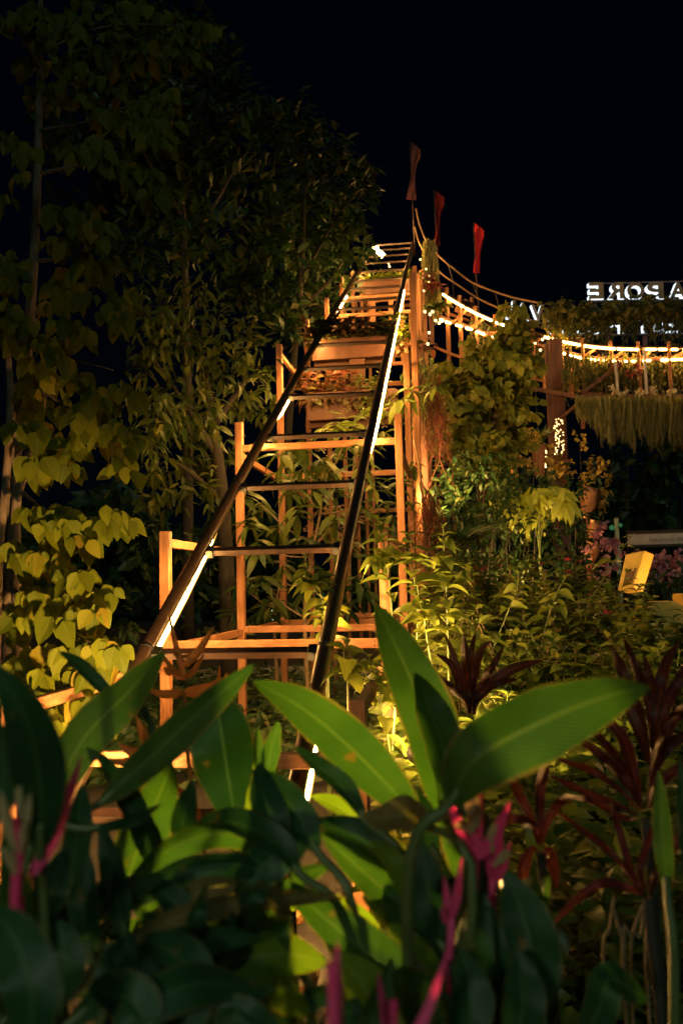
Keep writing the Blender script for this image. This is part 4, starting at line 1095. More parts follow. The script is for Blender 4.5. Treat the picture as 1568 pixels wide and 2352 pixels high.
# ================================================================== trees
def big_leaf_tree():
    base = gz(W(20, 1500, 5.8))
    t = thing('broadleaf_tree', 'near broadleaf tree with large drooping round leaves, brightly lit low down, left edge', 'tree', base)
    m = MB()
    trunks = [[base, W(25, 1180, 5.9), W(62, 820, 6.1), W(84, 480, 6.4), W(92, 160, 6.8), W(96, -150, 7.2)],
              [base + Vector((.1, .1, 0)), W(36, 1240, 5.8), W(58, 1080, 5.9), W(104, 900, 6.0), W(118, 780, 6.1)],
              [base + Vector((-.1, 0, 0)), W(-4, 1300, 5.7), W(14, 1120, 5.8), W(24, 900, 5.9), W(10, 700, 6.1)]]
    for k, q in enumerate(trunks):
        c = catmull(q, 26); m.tube(c, list(np.linspace(.055 if k == 0 else .04, .018, 26)), 9)
    br = [((84, 600, 6.3), (150, 590, 6.1), (225, 560, 5.9)), ((88, 520, 6.35), (150, 500, 6.2), (240, 470, 6.0)), ((92, 300, 6.6), (200, 280, 6.4), (330, 230, 6.3)),
          ((90, 400, 6.5), (180, 380, 6.4), (290, 370, 6.3)), ((70, 800, 6.1), (150, 820, 5.9), (260, 850, 5.7)), ((104, 900, 6.0), (180, 950, 5.8), (270, 980, 5.6)),
          ((40, 1120, 5.9), (120, 1180, 5.6), (250, 1190, 5.3)), ((36, 1240, 5.8), (110, 1320, 5.4), (205, 1340, 5.2)), ((30, 1350, 5.8), (120, 1430, 5.3), (220, 1480, 5.0)),
          ((94, 120, 6.8), (250, 60, 6.8), (430, 60, 6.9)), ((94, 160, 6.8), (60, 100, 6.6), (20, 60, 6.4)), ((40, 1050, 5.9), (60, 1000, 5.6), (30, 960, 5.4)), ((25, 1420, 5.8), (100, 1540, 5.3), (160, 1600, 5.0))]
    for q in br:
        c = catmull([W(*p) for p in q], 12); m.tube(c, list(np.linspace(.016, .004, 12)), 6)
    m.build('trunk', M['bark'], t, True)
    cl = [  # x, y, radius px, leaves, d
        (40, 60, 70, 40, 6.6), (130, 110, 70, 40, 6.8), (230, 50, 80, 46, 6.8), (330, 60, 80, 50, 6.9), (430, 70, 55, 40, 6.9), (420, 130, 40, 16, 6.7),
        (70, 190, 70, 30, 6.6), (170, 190, 70, 34, 6.6), (280, 160, 70, 34, 6.7), (330, 230, 60, 30, 6.4), (270, 270, 60, 30, 6.4), (360, 270, 34, 16, 6.3), (350, 330, 34, 14, 6.3),
        (215, 330, 50, 22, 6.3), (260, 380, 55, 30, 6.2), (330, 390, 40, 22, 6.2), (355, 430, 22, 9, 6.1), (300, 350, 40, 18, 6.3),
        (30, 320, 40, 16, 6.4), (30, 420, 34, 10, 6.2),
        (180, 480, 44, 22, 6.0), (235, 500, 44, 24, 5.9), (225, 560, 38, 18, 5.9), (160, 540, 36, 16, 6.0), (30, 590, 42, 20, 6.0),
        (40, 690, 60, 30, 5.9), (130, 660, 50, 26, 6.0), (190, 640, 44, 20, 5.9), (250, 700, 44, 22, 5.8), (290, 690, 34, 14, 5.8), (170, 720, 50, 26, 5.8), (60, 760, 50, 24, 5.8), (130, 790, 44, 22, 5.8),
        (100, 860, 60, 34, 5.7), (190, 880, 50, 28, 5.6), (250, 900, 44, 22, 5.6), (210, 960, 52, 30, 5.5), (270, 1000, 34, 18, 5.5), (130, 960, 56, 32, 5.6), (50, 930, 50, 24, 5.6), (250, 1060, 40, 18, 5.5), (170, 1050, 44, 22, 5.5), (295, 995, 18, 6, 5.5), (110, 1060, 40, 18, 5.6),
        (240, 1180, 34, 22, 5.2), (195, 1190, 30, 16, 5.3), (140, 1180, 40, 24, 5.4), (90, 1180, 38, 18, 5.4), (150, 1240, 46, 28, 5.3), (100, 1270, 42, 22, 5.3), (40, 1260, 44, 18, 5.4),
        (195, 1320, 30, 18, 5.1), (225, 1340, 20, 9, 5.1), (150, 1330, 40, 22, 5.2), (90, 1350, 44, 24, 5.2), (205, 1400, 40, 24, 5.0), (140, 1410, 46, 28, 5.1), (60, 1420, 46, 24, 5.2),
        (200, 1480, 50, 36, 4.9), (245, 1470, 34, 22, 4.9), (140, 1500, 52, 34, 5.0), (70, 1500, 50, 28, 5.1), (20, 1540, 40, 16, 5.0), (190, 1560, 50, 34, 4.9), (120, 1580, 50, 30, 4.9), (200, 1630, 40, 20, 4.8), (150, 1650, 46, 22, 4.8), (60, 1600, 46, 20, 4.9), (10, 1660, 34, 12, 4.8)]
    P_, D_, N_, L_ = [], [], [], []
    for x, y, r, n, d in cl:
        # leaves hang in small fans from twig ends
        k = max(2, n // 5)
        for _ in range(k):
            a = rnd.random()*6.28; q = math.sqrt(rnd.random())*r
            tx, ty, td = x + math.cos(a)*q, y + math.sin(a)*q*0.9, d + rnd.uniform(-.4, .4)
            dirx = rnd.gauss(0.15, 0.5)
            for j in range(5):
                p = W(tx + (j-2)*rnd.uniform(5, 12) + rnd.gauss(0, 4), ty + abs(j-2)*4 + rnd.gauss(0, 6), td + rnd.uniform(-.08, .08))
                P_.append(tuple(p))
                D_.append((dirx*.4 + (j-2)*.22 + rnd.gauss(0, .15), rnd.gauss(-.1, .25), -1 + rnd.gauss(0, .18)))
                N_.append((rnd.gauss(.25, .5), -1 + rnd.gauss(0, .3), rnd.gauss(.25, .3)))
                L_.append(rnd.choice((rnd.uniform(.08, .13), rnd.uniform(.11, .185))))
    L_ = np.array(L_)
    lf = MB(); lf.leaves(P_, D_, N_, L_, L_*rng.uniform(.58, .8, len(L_)), 7, 5, rng.uniform(-.05, .3, len(L_)), rng.uniform(.02, .2, len(L_)), 0.5, .40)
    lf.build('crown', M['leaf_big'], t, True)
big_leaf_tree()

def crown(name, label, blobs_, trunk, limbs, per, Lr, mat, wr, down, d_group=None, **kw):
    cents = [blob(*b) for b in blobs_]
    base = gz(W(*trunk[0]))
    L_ = [([base] + [W(*p) for p in trunk[1:]], .13, .035)]
    for l in limbs: L_.append(([W(*p) for p in l], .05, .012))
    return leaf_cloud(name, label, 'tree', cents, per, Lr, mat, wr, down, d_group, loc=base, limb=L_, **kw)
# the tall dark tree behind
bl = []
for (x, y, r) in ((430, 40, 60), (360, 90, 90), (480, 130, 60), (540, 190, 55), (440, 200, 90), (330, 220, 100), (520, 270, 80), (590, 255, 45), (600, 320, 60), (420, 330, 100), (300, 360, 100), (530, 400, 90), (640, 290, 42), (250, 130, 110), (230, 480, 100), (400, 470, 100), (160, 300, 100), (330, 560, 90), (470, 540, 80)):
    bl.append((x, y, rnd.uniform(14.5, 17.5), r))
crown('broadleaf_tree', 'tallest dark small leaved tree behind, its crown fading into the night sky', bl, [(430, 1400, 16.5), (430, 900, 16.5), (420, 500, 16.5), (410, 200, 16.5)],
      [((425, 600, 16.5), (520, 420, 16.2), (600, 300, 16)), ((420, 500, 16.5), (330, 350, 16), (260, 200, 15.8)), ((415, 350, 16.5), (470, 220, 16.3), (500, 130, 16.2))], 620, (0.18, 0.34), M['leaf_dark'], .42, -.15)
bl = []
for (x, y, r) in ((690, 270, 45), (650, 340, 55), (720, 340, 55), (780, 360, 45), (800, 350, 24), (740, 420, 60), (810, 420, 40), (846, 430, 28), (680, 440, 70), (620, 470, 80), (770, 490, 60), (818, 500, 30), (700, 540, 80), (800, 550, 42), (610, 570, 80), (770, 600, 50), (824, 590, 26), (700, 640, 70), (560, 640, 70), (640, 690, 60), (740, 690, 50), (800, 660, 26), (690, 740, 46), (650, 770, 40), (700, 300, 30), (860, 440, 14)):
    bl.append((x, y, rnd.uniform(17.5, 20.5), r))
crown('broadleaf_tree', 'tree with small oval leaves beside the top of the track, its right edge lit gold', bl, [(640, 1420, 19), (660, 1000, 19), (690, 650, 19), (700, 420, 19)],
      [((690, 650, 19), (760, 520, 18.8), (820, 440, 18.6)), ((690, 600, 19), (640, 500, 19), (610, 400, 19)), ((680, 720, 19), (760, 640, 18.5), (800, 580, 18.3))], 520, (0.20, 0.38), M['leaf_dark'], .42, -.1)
bl = []
for (x, y, r) in ((370, 700, 70), (450, 690, 60), (520, 740, 50), (560, 800, 55), (600, 850, 44), (420, 790, 80), (500, 850, 70), (330, 800, 60), (370, 900, 80), (470, 940, 70), (560, 920, 50), (330, 1000, 70), (430, 1040, 70), (520, 1030, 46), (600, 950, 34), (390, 1130, 60), (480, 1130, 50), (350, 1080, 50), (620, 900, 24), (300, 920, 40)):
    bl.append((x, y, rnd.uniform(10, 12.2), r))
crown('bushy_tree', 'mid height bushy tree left of the track with slender arching leaves', bl, [(528, 1450, 11.3), (515, 1200, 11.2), (485, 950, 11.2), (450, 760, 11.2)],
      [((500, 1050, 11.2), (420, 920, 11), (350, 820, 10.8)), ((490, 980, 11.2), (560, 880, 11), (600, 850, 11)), ((510, 1150, 11.2), (430, 1080, 11), (360, 1040, 10.8))], 900, (0.13, 0.25), M['leaf_under'], .30, .25, bend=.45)
bl = [(x, y, rnd.uniform(12, 14), r) for (x, y, r) in ((250, 1180, 60), (330, 1230, 60), (420, 1260, 60), (300, 1320, 60), (480, 1300, 50), (380, 1380, 60), (450, 1440, 50), (300, 1430, 60), (520, 1380, 40))]
crown('dark_shrub', 'dark shrub mass in the gap between the near tree and the track', bl, [(380, 1560, 13), (380, 1400, 13), (370, 1300, 13)], [], 300, (0.12, 0.22), M['leaf_dark'], .35, .2)
# a few far trees that stay almost black
for k, (x, y, r, d, lab) in enumerate(((1440, 1120, 130, 34, 'almost black tree in the dark opening under the mossy fringe, left one'), (1560, 1080, 150, 36, 'almost black tree in the dark opening under the mossy fringe, right one'))):
    crown('dark_tree', lab, [(x + rnd.uniform(-1, 1)*r*.6, y + rnd.uniform(-.8, .7)*r, d + rnd.uniform(-1.5, 1.5), r*.42) for _ in range(12)], [(x, 1330, d), (x, 1200, d), (x, 1050, d)], [], 26, (0.4, 0.8), M['leaf_dark'], .45, .2)
hz = MB(); P_, D_, N_ = [], [], []
for _ in range(7000):
    x = rnd.uniform(-900, 2500); d = rnd.uniform(40, 48)
    h = 4.5 + 1.6*math.sin(x*.006) + 1.1*math.sin(x*.021 + 2)
    p = gz(W(x, 1300, d), rnd.random()**.7*h); P_.append(tuple(p)); N_.append((rnd.gauss(0, .5), -1, rnd.gauss(.3, .5)))
D_ = unit(len(P_)); L = rng.uniform(.7, 1.4, len(P_)); hz.leaves(P_, D_, N_, L, L*.6, 3, 3, .2, .1)
tag(hz.build('distant_woods', M['leaf_dark']), 'dark distant woods closing off the garden', 'woods', kind='stuff')

# vine covered tree right of the track, yellow shrubs
bl = [(x, y, rnd.uniform(14.4, 16), r) for (x, y, r) in ((1178, 715, 16), (1172, 760, 34), (1200, 790, 28), (1150, 800, 40), (1190, 840, 40), (1120, 850, 46), (1090, 820, 30), (1160, 890, 56), (1080, 900, 50), (1030, 880, 34), (1110, 950, 60), (1040, 960, 50), (1190, 930, 34), (1000, 930, 30), (1060, 1020, 60), (1140, 1020, 50), (1000, 1010, 34), (1178, 740, 24), (1208, 815, 20), (1160, 830, 36), (1130, 900, 50), (1010, 850, 20), (1060, 860, 30), (985, 900, 16), (1095, 1060, 40), (1180, 985, 30))]
crown('vine_covered_tree', 'tall tree clothed in heart leaved vines right of the track, lit yellow green', bl + [(x + rnd.uniform(-8, 8), y + rnd.uniform(-8, 8), d + .3, r*.7) for x, y, d, r in bl], [(1120, 1400, 15.2), (1125, 1100, 15.2), (1150, 850, 15.2), (1175, 730, 15.2)], [((1130, 1000, 15.2), (1070, 920, 15), (1030, 880, 14.9))], 1300, (0.11, 0.24), M['leaf_vine'], .85, .7)
def bush(name, label, bl, per, Lr, mat, wr, down, base, group=None, cat='shrub', **kw):
    per = per*2.6 if per > 0 else per
    cents = [blob(*b) for b in bl]
    b0 = gz(W(*base))
    limb = []
    for c, r in (cents[:9] if name != 'undergrowth_shrub' else cents[:2]):
        limb.append(([b0 + Vector((rnd.uniform(-.1, .1), rnd.uniform(-.1, .1), 0)), (b0 + c)/2 + Vector((rnd.uniform(-.1, .1), 0, .1)), c], .014, .004))
    return leaf_cloud(name, label, cat, cents, per, Lr, mat, wr, down, group, loc=b0, limb=limb, **kw)
bush('yellow_shrub', 'golden small leaved shrub left of the thick column', [(1150, 985, 17, 34), (1190, 980, 16.8, 30), (1205, 1015, 16.8, 28), (1170, 1040, 16.6, 30), (1215, 1060, 16.6, 20), (1130, 1020, 16.8, 26), (1230, 1005, 17, 14)], 700, (.06, .13), M['leaf_yellow'], .6, .1, (1175, 1320, 16.8))
bush('yellow_shrub', 'golden twigs right of the fairy light cascade reaching over the dark opening', [(1330, 1010, 16.5, 18), (1350, 1080, 16.3, 20), (1380, 1075, 16.3, 12), (1395, 1098, 16.2, 10), (1340, 1110, 16.2, 24), (1300, 1080, 16.4, 20), (1376, 1050, 16.4, 8), (1378, 1160, 16, 12), (1320, 1140, 16, 18), (1385, 1130, 16, 8)], 560, (.06, .13), M['leaf_yellow'], .6, .1, (1335, 1320, 16.2))
bush('yellow_shrub', 'golden leaves between the two fairy light drops', [(1262, 1045, 18.6, 16), (1285, 1055, 18.6, 14), (1270, 1075, 18.4, 16), (1250, 1025, 18.6, 10)], 900, (.06, .13), M['leaf_yellow'], .6, .1, (1270, 1320, 18.5))
bush('flowering_shrub', 'dusty pink flowering shrub behind the twisted rusty sheet', [(1380, 1230, 15, 26), (1400, 1260, 14.8, 24), (1360, 1260, 15, 20), (1390, 1300, 14.6, 26), (1420, 1240, 15, 12)], 600, (.06, .12), M['petal_pale'], .8, .1, (1385, 1400, 15))
bush('dark_shrub', 'deep green shrub below the vine covered tree, tight small leaves', [(1030, 1090, 12.6, 44), (1090, 1080, 12.8, 50), (1150, 1090, 12.8, 44), (1060, 1150, 12.4, 54), (1130, 1160, 12.4, 54), (1000, 1150, 12.4, 34), (1010, 1210, 12, 40), (1090, 1220, 12, 50), (1180, 1190, 12.2, 40), (1200, 1110, 12.8, 36)], 560, (.07, .16), M['leaf_dark'], .42, .1, (1090, 1450, 12.4))
bush('golden_shrub', 'feathery golden green shrub between the deep green one and the drooping plant', [(1170, 1130, 13.4, 34), (1210, 1150, 13.2, 30), (1250, 1090, 13.8, 24), (1160, 1170, 13, 30), (1230, 1190, 12.8, 34)], 700, (.07, .15), M['leaf_lit'], .35, .2, (1200, 1420, 13.2))
bush('flowering_shrub', 'magenta flowering shrub behind the yellow blocks, far right', [(1470, 1285, 14.5, 22), (1510, 1290, 14.5, 24), (1550, 1285, 14.5, 24), (1600, 1290, 14.5, 24), (1530, 1310, 14.2, 24), (1480, 1310, 14.2, 20)], 700, (.07, .13), M['petal_pale'], .8, .1, (1520, 1420, 14.5))
bush('dark_shrub', 'dark leafy shrub under the magenta flowers', [(1480, 1340, 13.2, 30), (1540, 1340, 13.2, 34), (1590, 1340, 13.2, 30), (1420, 1330, 13.4, 26), (1380, 1340, 13.4, 26)], 560, (.09, .18), M['leaf_dark'], .4, .1, (1500, 1450, 13.2))
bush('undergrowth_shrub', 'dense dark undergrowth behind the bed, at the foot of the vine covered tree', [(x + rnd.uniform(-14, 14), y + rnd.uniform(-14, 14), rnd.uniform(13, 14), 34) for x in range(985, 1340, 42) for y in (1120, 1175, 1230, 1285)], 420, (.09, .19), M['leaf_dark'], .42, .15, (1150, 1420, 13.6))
# fans of long strap leaves by the deep green shrub
mound('spiky_plant', 'dark spiky rosette at the foot of the deep green shrub', W(1060, 1255, 10.6) - LAT*.1, W(1060, 1255, 10.6) + LAT*.1, W(1060, 1255, 10.6).z, 50, M['leaf_dark'], (.35, .6), hgt=.1, wr=.14, up_=.8)

# ================================================================== shrubs right of the track
def upright_shrub(x, ytop, d, width_px, nst, label, mat, Lr=(.07, .13), group='leafy shrubs in the bed right of the track', node=.075, wr=.5, flowers=0, name='leafy_shrub', fl_mat=None, lean=.12):
    top = W(x, ytop, d); base = gz(top)
    t = thing(name, label, 'shrub', base, group)
    hw = width_px/FD*d/2
    st = MB(); P_, D_, N_, L_ = [], [], [], []; FP, FD_ = [], []
    for k in range(nst):
        a = rnd.random()*6.28; q = math.sqrt(rnd.random())
        tip = Vector((top.x + math.cos(a)*q*hw, top.y + math.sin(a)*q*min(hw, .5), top.z*(1 - .28*q*q) + rnd.uniform(-.22, .05)))
        b0 = base + Vector((math.cos(a)*q*hw*.35, math.sin(a)*q*.2, 0))
        mid = (b0 + tip)/2 + Vector((rnd.gauss(0, lean), rnd.gauss(0, lean), .1))
        c = catmull([b0, mid, tip], 14); st.tube(c, list(np.linspace(.007, .0025, 14)), 5)
        ln = (tip - b0).length; nn = int(ln*.8/node); ph = rnd.random()*6.28
        for i in range(nn):
            f = 1 - (i + .1)/nn*.85
            p = c[min(13, int(f*13))].lerp(c[min(13, int(f*13)+1)], f*13 - int(f*13))
            for s in (0, math.pi):
                an = ph + i*1.57 + s + rnd.gauss(0, .25)
                P_.append(tuple(p)); D_.append((math.cos(an), math.sin(an), .45 - .75*(1-f)*rnd.random()*2 + (.5 if i == 0 else 0))); N_.append((rnd.gauss(0, .25), rnd.gauss(-.2, .2), 1))
                L_.append(rnd.uniform(*Lr)*(.65 + .5*min(1, (1-f)*5)))
        if k < flowers:
            FP = [tuple(tip)]*9; FD_ = [(math.cos(j*.7), math.sin(j*.7), rnd.uniform(.1, 1)) for j in range(9)]
            fl = MB(); L2 = rng.uniform(.03, .06, 9); fl.leaves(FP, FD_, unit(9), L2, L2*.7, 3, 3, .4, .2); fl.build('flower', fl_mat or M['petal'], t, True)
    st.build('stem', M['twig'] if rnd.random() < .4 else M['stem'], t, True)
    L_ = np.array(L_); lf = MB()
    lf.leaves(P_, D_, N_, L_, L_*wr, 6, 3, rng.uniform(.15, .7, len(L_)), rng.uniform(.05, .3, len(L_)), 1.0, .4); lf.build('foliage', mat, t, True)
    return t
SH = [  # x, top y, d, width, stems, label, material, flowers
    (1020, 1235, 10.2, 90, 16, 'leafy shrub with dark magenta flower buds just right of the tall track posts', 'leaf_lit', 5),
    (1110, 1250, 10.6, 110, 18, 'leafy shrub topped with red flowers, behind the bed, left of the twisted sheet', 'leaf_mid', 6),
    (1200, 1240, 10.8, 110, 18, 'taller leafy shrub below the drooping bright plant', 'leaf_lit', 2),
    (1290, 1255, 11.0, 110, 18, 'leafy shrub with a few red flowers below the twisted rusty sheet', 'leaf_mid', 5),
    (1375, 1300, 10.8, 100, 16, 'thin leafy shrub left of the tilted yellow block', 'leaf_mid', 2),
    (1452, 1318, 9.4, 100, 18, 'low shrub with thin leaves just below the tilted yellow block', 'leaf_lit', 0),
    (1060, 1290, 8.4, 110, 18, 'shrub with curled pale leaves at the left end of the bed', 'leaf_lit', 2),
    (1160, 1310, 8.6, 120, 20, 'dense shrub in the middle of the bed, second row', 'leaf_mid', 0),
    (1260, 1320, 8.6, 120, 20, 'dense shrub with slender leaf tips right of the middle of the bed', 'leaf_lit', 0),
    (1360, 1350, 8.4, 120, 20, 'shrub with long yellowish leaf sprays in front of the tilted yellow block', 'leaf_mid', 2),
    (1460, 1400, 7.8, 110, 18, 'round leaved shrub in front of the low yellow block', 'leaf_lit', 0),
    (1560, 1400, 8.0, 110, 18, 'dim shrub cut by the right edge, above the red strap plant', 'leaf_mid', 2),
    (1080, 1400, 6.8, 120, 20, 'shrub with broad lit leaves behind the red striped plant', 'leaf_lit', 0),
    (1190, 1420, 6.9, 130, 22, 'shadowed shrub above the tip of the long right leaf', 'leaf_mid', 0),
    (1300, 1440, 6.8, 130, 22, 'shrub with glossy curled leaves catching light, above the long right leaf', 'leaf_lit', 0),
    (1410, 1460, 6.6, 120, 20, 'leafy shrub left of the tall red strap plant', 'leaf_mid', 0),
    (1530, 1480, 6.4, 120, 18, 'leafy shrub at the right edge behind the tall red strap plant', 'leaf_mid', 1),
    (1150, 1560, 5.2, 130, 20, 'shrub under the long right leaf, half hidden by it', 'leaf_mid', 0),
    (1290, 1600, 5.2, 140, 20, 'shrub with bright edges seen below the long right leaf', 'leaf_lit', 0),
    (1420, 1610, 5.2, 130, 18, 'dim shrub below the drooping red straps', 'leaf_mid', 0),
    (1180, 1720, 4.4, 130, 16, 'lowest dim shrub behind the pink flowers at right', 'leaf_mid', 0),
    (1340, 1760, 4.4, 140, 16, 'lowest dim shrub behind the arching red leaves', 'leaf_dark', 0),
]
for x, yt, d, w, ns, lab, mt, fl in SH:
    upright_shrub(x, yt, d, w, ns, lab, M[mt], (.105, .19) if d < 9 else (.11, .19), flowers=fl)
# ground cover beneath them
P_ = []
for _ in range(13000):
    x = rnd.uniform(860, 2000); d = 3.0 + 11*rnd.random()**1.3
    p = W(x, 1349, d); P_.append((p.x, p.y, rnd.random()**1.2*(.35 + .05*d)))
m = MB(); n = len(P_); D_ = unit(n); D_[:, 2] = np.abs(D_[:, 2])*.5; L = rng.uniform(.08, .17, n)
m.leaves(P_, D_, np.tile([[0, -.4, 1.]], (n, 1)) + rng.normal(0, .3, (n, 3)), L, L*.45, 4, 3, .4, .15)
tag(m.build('ground_cover', M['leaf_mid'], None, True), 'low leafy ground cover filling the bed right of the track', 'ground cover', kind='stuff')

P_ = []
for _ in range(9000):
    x = rnd.uniform(-300, 960); d = rnd.uniform(6.6, 15)
    p = W(x, 1349, d)
    if 14 < p.y < 16.2 and p.x < 1: continue
    P_.append((p.x, p.y, rnd.random()**1.4*.32))
m = MB(); n = len(P_); D_ = unit(n); D_[:, 2] = np.abs(D_[:, 2])*.5; L = rng.uniform(.08, .2, n)
m.leaves(P_, D_, np.tile([[0, -.4, 1.]], (n, 1)) + rng.normal(0, .3, (n, 3)), L, L*.45, 4, 3, .4, .15)
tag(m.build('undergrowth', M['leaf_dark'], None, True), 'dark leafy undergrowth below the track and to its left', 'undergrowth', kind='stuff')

def stem_plant(label, pts, d, n, Lr, mat=None, curl=(.3, .9), group=None, name='tall_stem_plant', wr=.62, up_=.25, side=()):
    """a tall single stem carrying pairs of broad leaves, every pair its own turn"""
    P0 = [W(*p) if len(p) == 3 else W(p[0], p[1], d) for p in pts]
    base = gz(P0[0])
    t = thing(name, label, 'plant', base, group)
    c = catmull([base] + P0, 50); st = MB(); st.tube(c, list(np.linspace(.010, .003, 50)), 6)
    P_, D_, N_, L_ = [], [], [], []
    lo = int(50*.28) if P0[0].z > .3 else 6
    paths = [(c, lo, n)]
    for (i, ex, ey, nn) in side:
        e = W(ex, ey, d - .1); q = catmull([c[i], (c[i] + e)/2 + Vector((0, 0, .04)), e], 20); st.tube(q, list(np.linspace(.005, .002, 20)), 5); paths.append((q, 5, nn))
    for cc, l0, nn in paths:
        m_ = len(cc)
        ph = rnd.random()*3
        for i in range(nn):
            f = (l0 + (m_ - 1 - l0)*(i + .5)/nn); k = min(m_-2, int(f)); p = cc[k].lerp(cc[k+1], f - k)
            sc = .55 + .6*math.sin(math.pi*min(1, (i + 1.2)/nn)) if i < nn-1 else .5
            for s in (0, math.pi):
                an = ph + i*1.57 + s + rnd.gauss(0, .2)
                P_.append(tuple(p)); D_.append((math.cos(an), math.sin(an), up_ + rnd.gauss(.1, .2) + (.6 if i == nn-1 else 0))); N_.append((rnd.gauss(0, .2), rnd.gauss(-.3, .2), 1)); L_.append(rnd.uniform(*Lr)*sc)
    st.build('stem', M['stem'], t, True)
    L_ = np.array(L_); lf = MB(); lf.leaves(P_, D_, N_, L_, L_*wr, 8, 5, rng.uniform(*curl, len(L_)), rng.uniform(.05, .35, len(L_)), 1.0, .42)
    lf.build('foliage', mat or M['leaf_young'], t, True)
    return t
G1 = 'tall leafy stems beside the right rail'
stem_plant('bright yellow green leafy stem inside the track, left of the right rail', [(748, 1500), (742, 1400), (718, 1335), (700, 1300)], 5.6, 11, (.13, .19), side=((30, 690, 1340, 4), (26, 725, 1440, 3)))
stem_plant('thin bright stem with few leaves hugging the left of the right rail', [(752, 1480), (752, 1390), (762, 1330)], 5.6, 6, (.10, .15))
stem_plant('leafy stem climbing beside the right front post of the second trestle', [(905, 1520), (893, 1330), (878, 1240), (870, 1190)], 5.9, 12, (.13, .2), group=G1, side=((28, 860, 1300, 4),))
stem_plant('leafy stem right of the second trestle post, with broad curled leaves', [(955, 1560), (958, 1400), (944, 1290), (936, 1225)], 5.7, 12, (.12, .2), group=G1, side=((34, 985, 1290, 4), (24, 1000, 1400, 4)))
stem_plant('tallest leafy stem of the bed, topped by a tuft against the dark shrub', [(1030, 1580), (1026, 1400), (1020, 1280), (1017, 1205)], 5.8, 13, (.12, .19), group=G1, side=((30, 1052, 1330, 4), (22, 990, 1430, 4)))
stem_plant('leafy stem with yellowing leaves leaning right, behind the upright leaf', [(1010, 1620), (985, 1500), (970, 1400), (955, 1340)], 5.5, 10, (.12, .18), group=G1)
stem_plant('leafy stem low beside the right post of the first trestle', [(905, 1800), (880, 1640), (860, 1560), (845, 1500)], 4.7, 9, (.10, .15), group=G1, side=((26, 800, 1500, 4), (30, 905, 1590, 3)))
stem_plant('leafy stem with small round leaves between the first and second trestle posts', [(900, 1760), (905, 1620), (893, 1560), (880, 1480)], 4.9, 9, (.09, .14), group=G1, side=((24, 935, 1640, 4),))
stem_plant('leafy side stem between the rail and the first trestle post', [(800, 1600), (800, 1540), (790, 1500), (800, 1470)], 4.6, 5, (.12, .17))
stem_plant('pale leafy stem standing up in the middle of the bed', [(1115, 1560), (1160, 1420), (1185, 1360), (1190, 1310)], 7.2, 9, (.13, .19), group=G1)
stem_plant('pale leafy stem crossing the bed toward the yellow blocks', [(1225, 1600), (1250, 1450), (1275, 1370), (1300, 1320)], 7.3, 9, (.13, .19), group=G1)
stem_plant('thin leaning stem with a leafy tip against the dark opening', [(1330, 1440), (1380, 1340), (1425, 1265), (1455, 1225)], 9.0, 5, (.14, .2), mat=M['leaf_mid'])

# ================================================================== shrubs growing under the track
def laurel(label, trunk, limbs, tufts, d, mat, Lr, base=None, name='long_leaf_shrub', per=11, wr=.27):
    b0 = gz(W(trunk[0][0], trunk[0][1], d))
    t = thing(name, label, 'shrub', b0, None)
    m = MB(); c = catmull([b0] + [W(x, y, d + rnd.uniform(-.05, .05)) for x, y in trunk[1:]], 26); m.tube(c, list(np.linspace(.03, .010, 26)), 7)
    P_, D_, N_ = [], [], []
    for (x0, y0, x1, y1) in limbs:
        a, b = W(x0, y0, d), W(x1, y1, d + rnd.uniform(-.5, .3)); q = catmull([a, (a + b)/2 + Vector((0, 0, -.05)), b], 10); m.tube(q, list(np.linspace(.011, .004, 10)), 5)
    m.build('stem', M['twig'], t, True)
    for (x, y) in tufts:
        p = W(x, y, d + rnd.uniform(-.6, .4)); ph = rnd.random()*6.28
        for j in range(per):
            an = ph + j*2.4; dz = rnd.uniform(-.75, .35)
            P_.append(tuple(p + Vector((0, 0, -.012*j)))); D_.append((math.cos(an), math.sin(an)*.8, dz)); N_.append((rnd.gauss(0, .2), -.45, 1))
        if rnd.random() < .35:
            bb = MB()
            for j in range(9): bb.ball(p + Vector((rnd.gauss(0, .03), rnd.gauss(0, .03), .04 + rnd.random()*.06)), .009, 6, 4)
            bb.build('berry_cluster', M['twig'], t, True)
    n = len(P_); L = rng.uniform(*Lr, n); lf = MB(); lf.leaves(P_, D_, N_, L, L*wr, 7, 3, rng.uniform(.15, .6, n), rng.uniform(.05, .25, n), 1.4, .5); lf.build('foliage', mat, t, True)
    return t
laurel('long leaved shrub with clusters of pale berries under the middle of the track', [(712, 1560), (700, 1440), (715, 1280), (735, 1180), (742, 1090)],
       [(722, 1250, 600, 1160), (735, 1170, 640, 1085), (735, 1180, 830, 1150), (715, 1280, 590, 1250), (700, 1420, 610, 1340), (740, 1100, 790, 1020), (722, 1250, 800, 1255), (700, 1340, 640, 1330)],
       [(600, 1150), (560, 1120), (640, 1080), (690, 1060), (740, 1050), (790, 1015), (830, 1060), (720, 1110), (770, 1120), (830, 1150), (680, 1160), (640, 1200), (590, 1240), (740, 1210), (800, 1240), (770, 1180), (600, 1320), (650, 1290), (620, 1370), (700, 1230), (860, 1100), (570, 1190), (760, 1060), (670, 1110), (840, 1010), (700, 1010), (650, 1030)], 9.3, M['leaf_under'], (.20, .34))
laurel('dimmer long leaved shrub low behind the second trestle', [(640, 1560), (630, 1440), (640, 1350)], [(635, 1400, 540, 1330), (640, 1360, 700, 1320)],
       [(560, 1330), (540, 1400), (600, 1400), (660, 1380), (700, 1350), (760, 1330), (800, 1380), (820, 1320), (740, 1400), (590, 1460), (860, 1260), (840, 1350)], 10.6, M['leaf_dark'], (.2, .36))
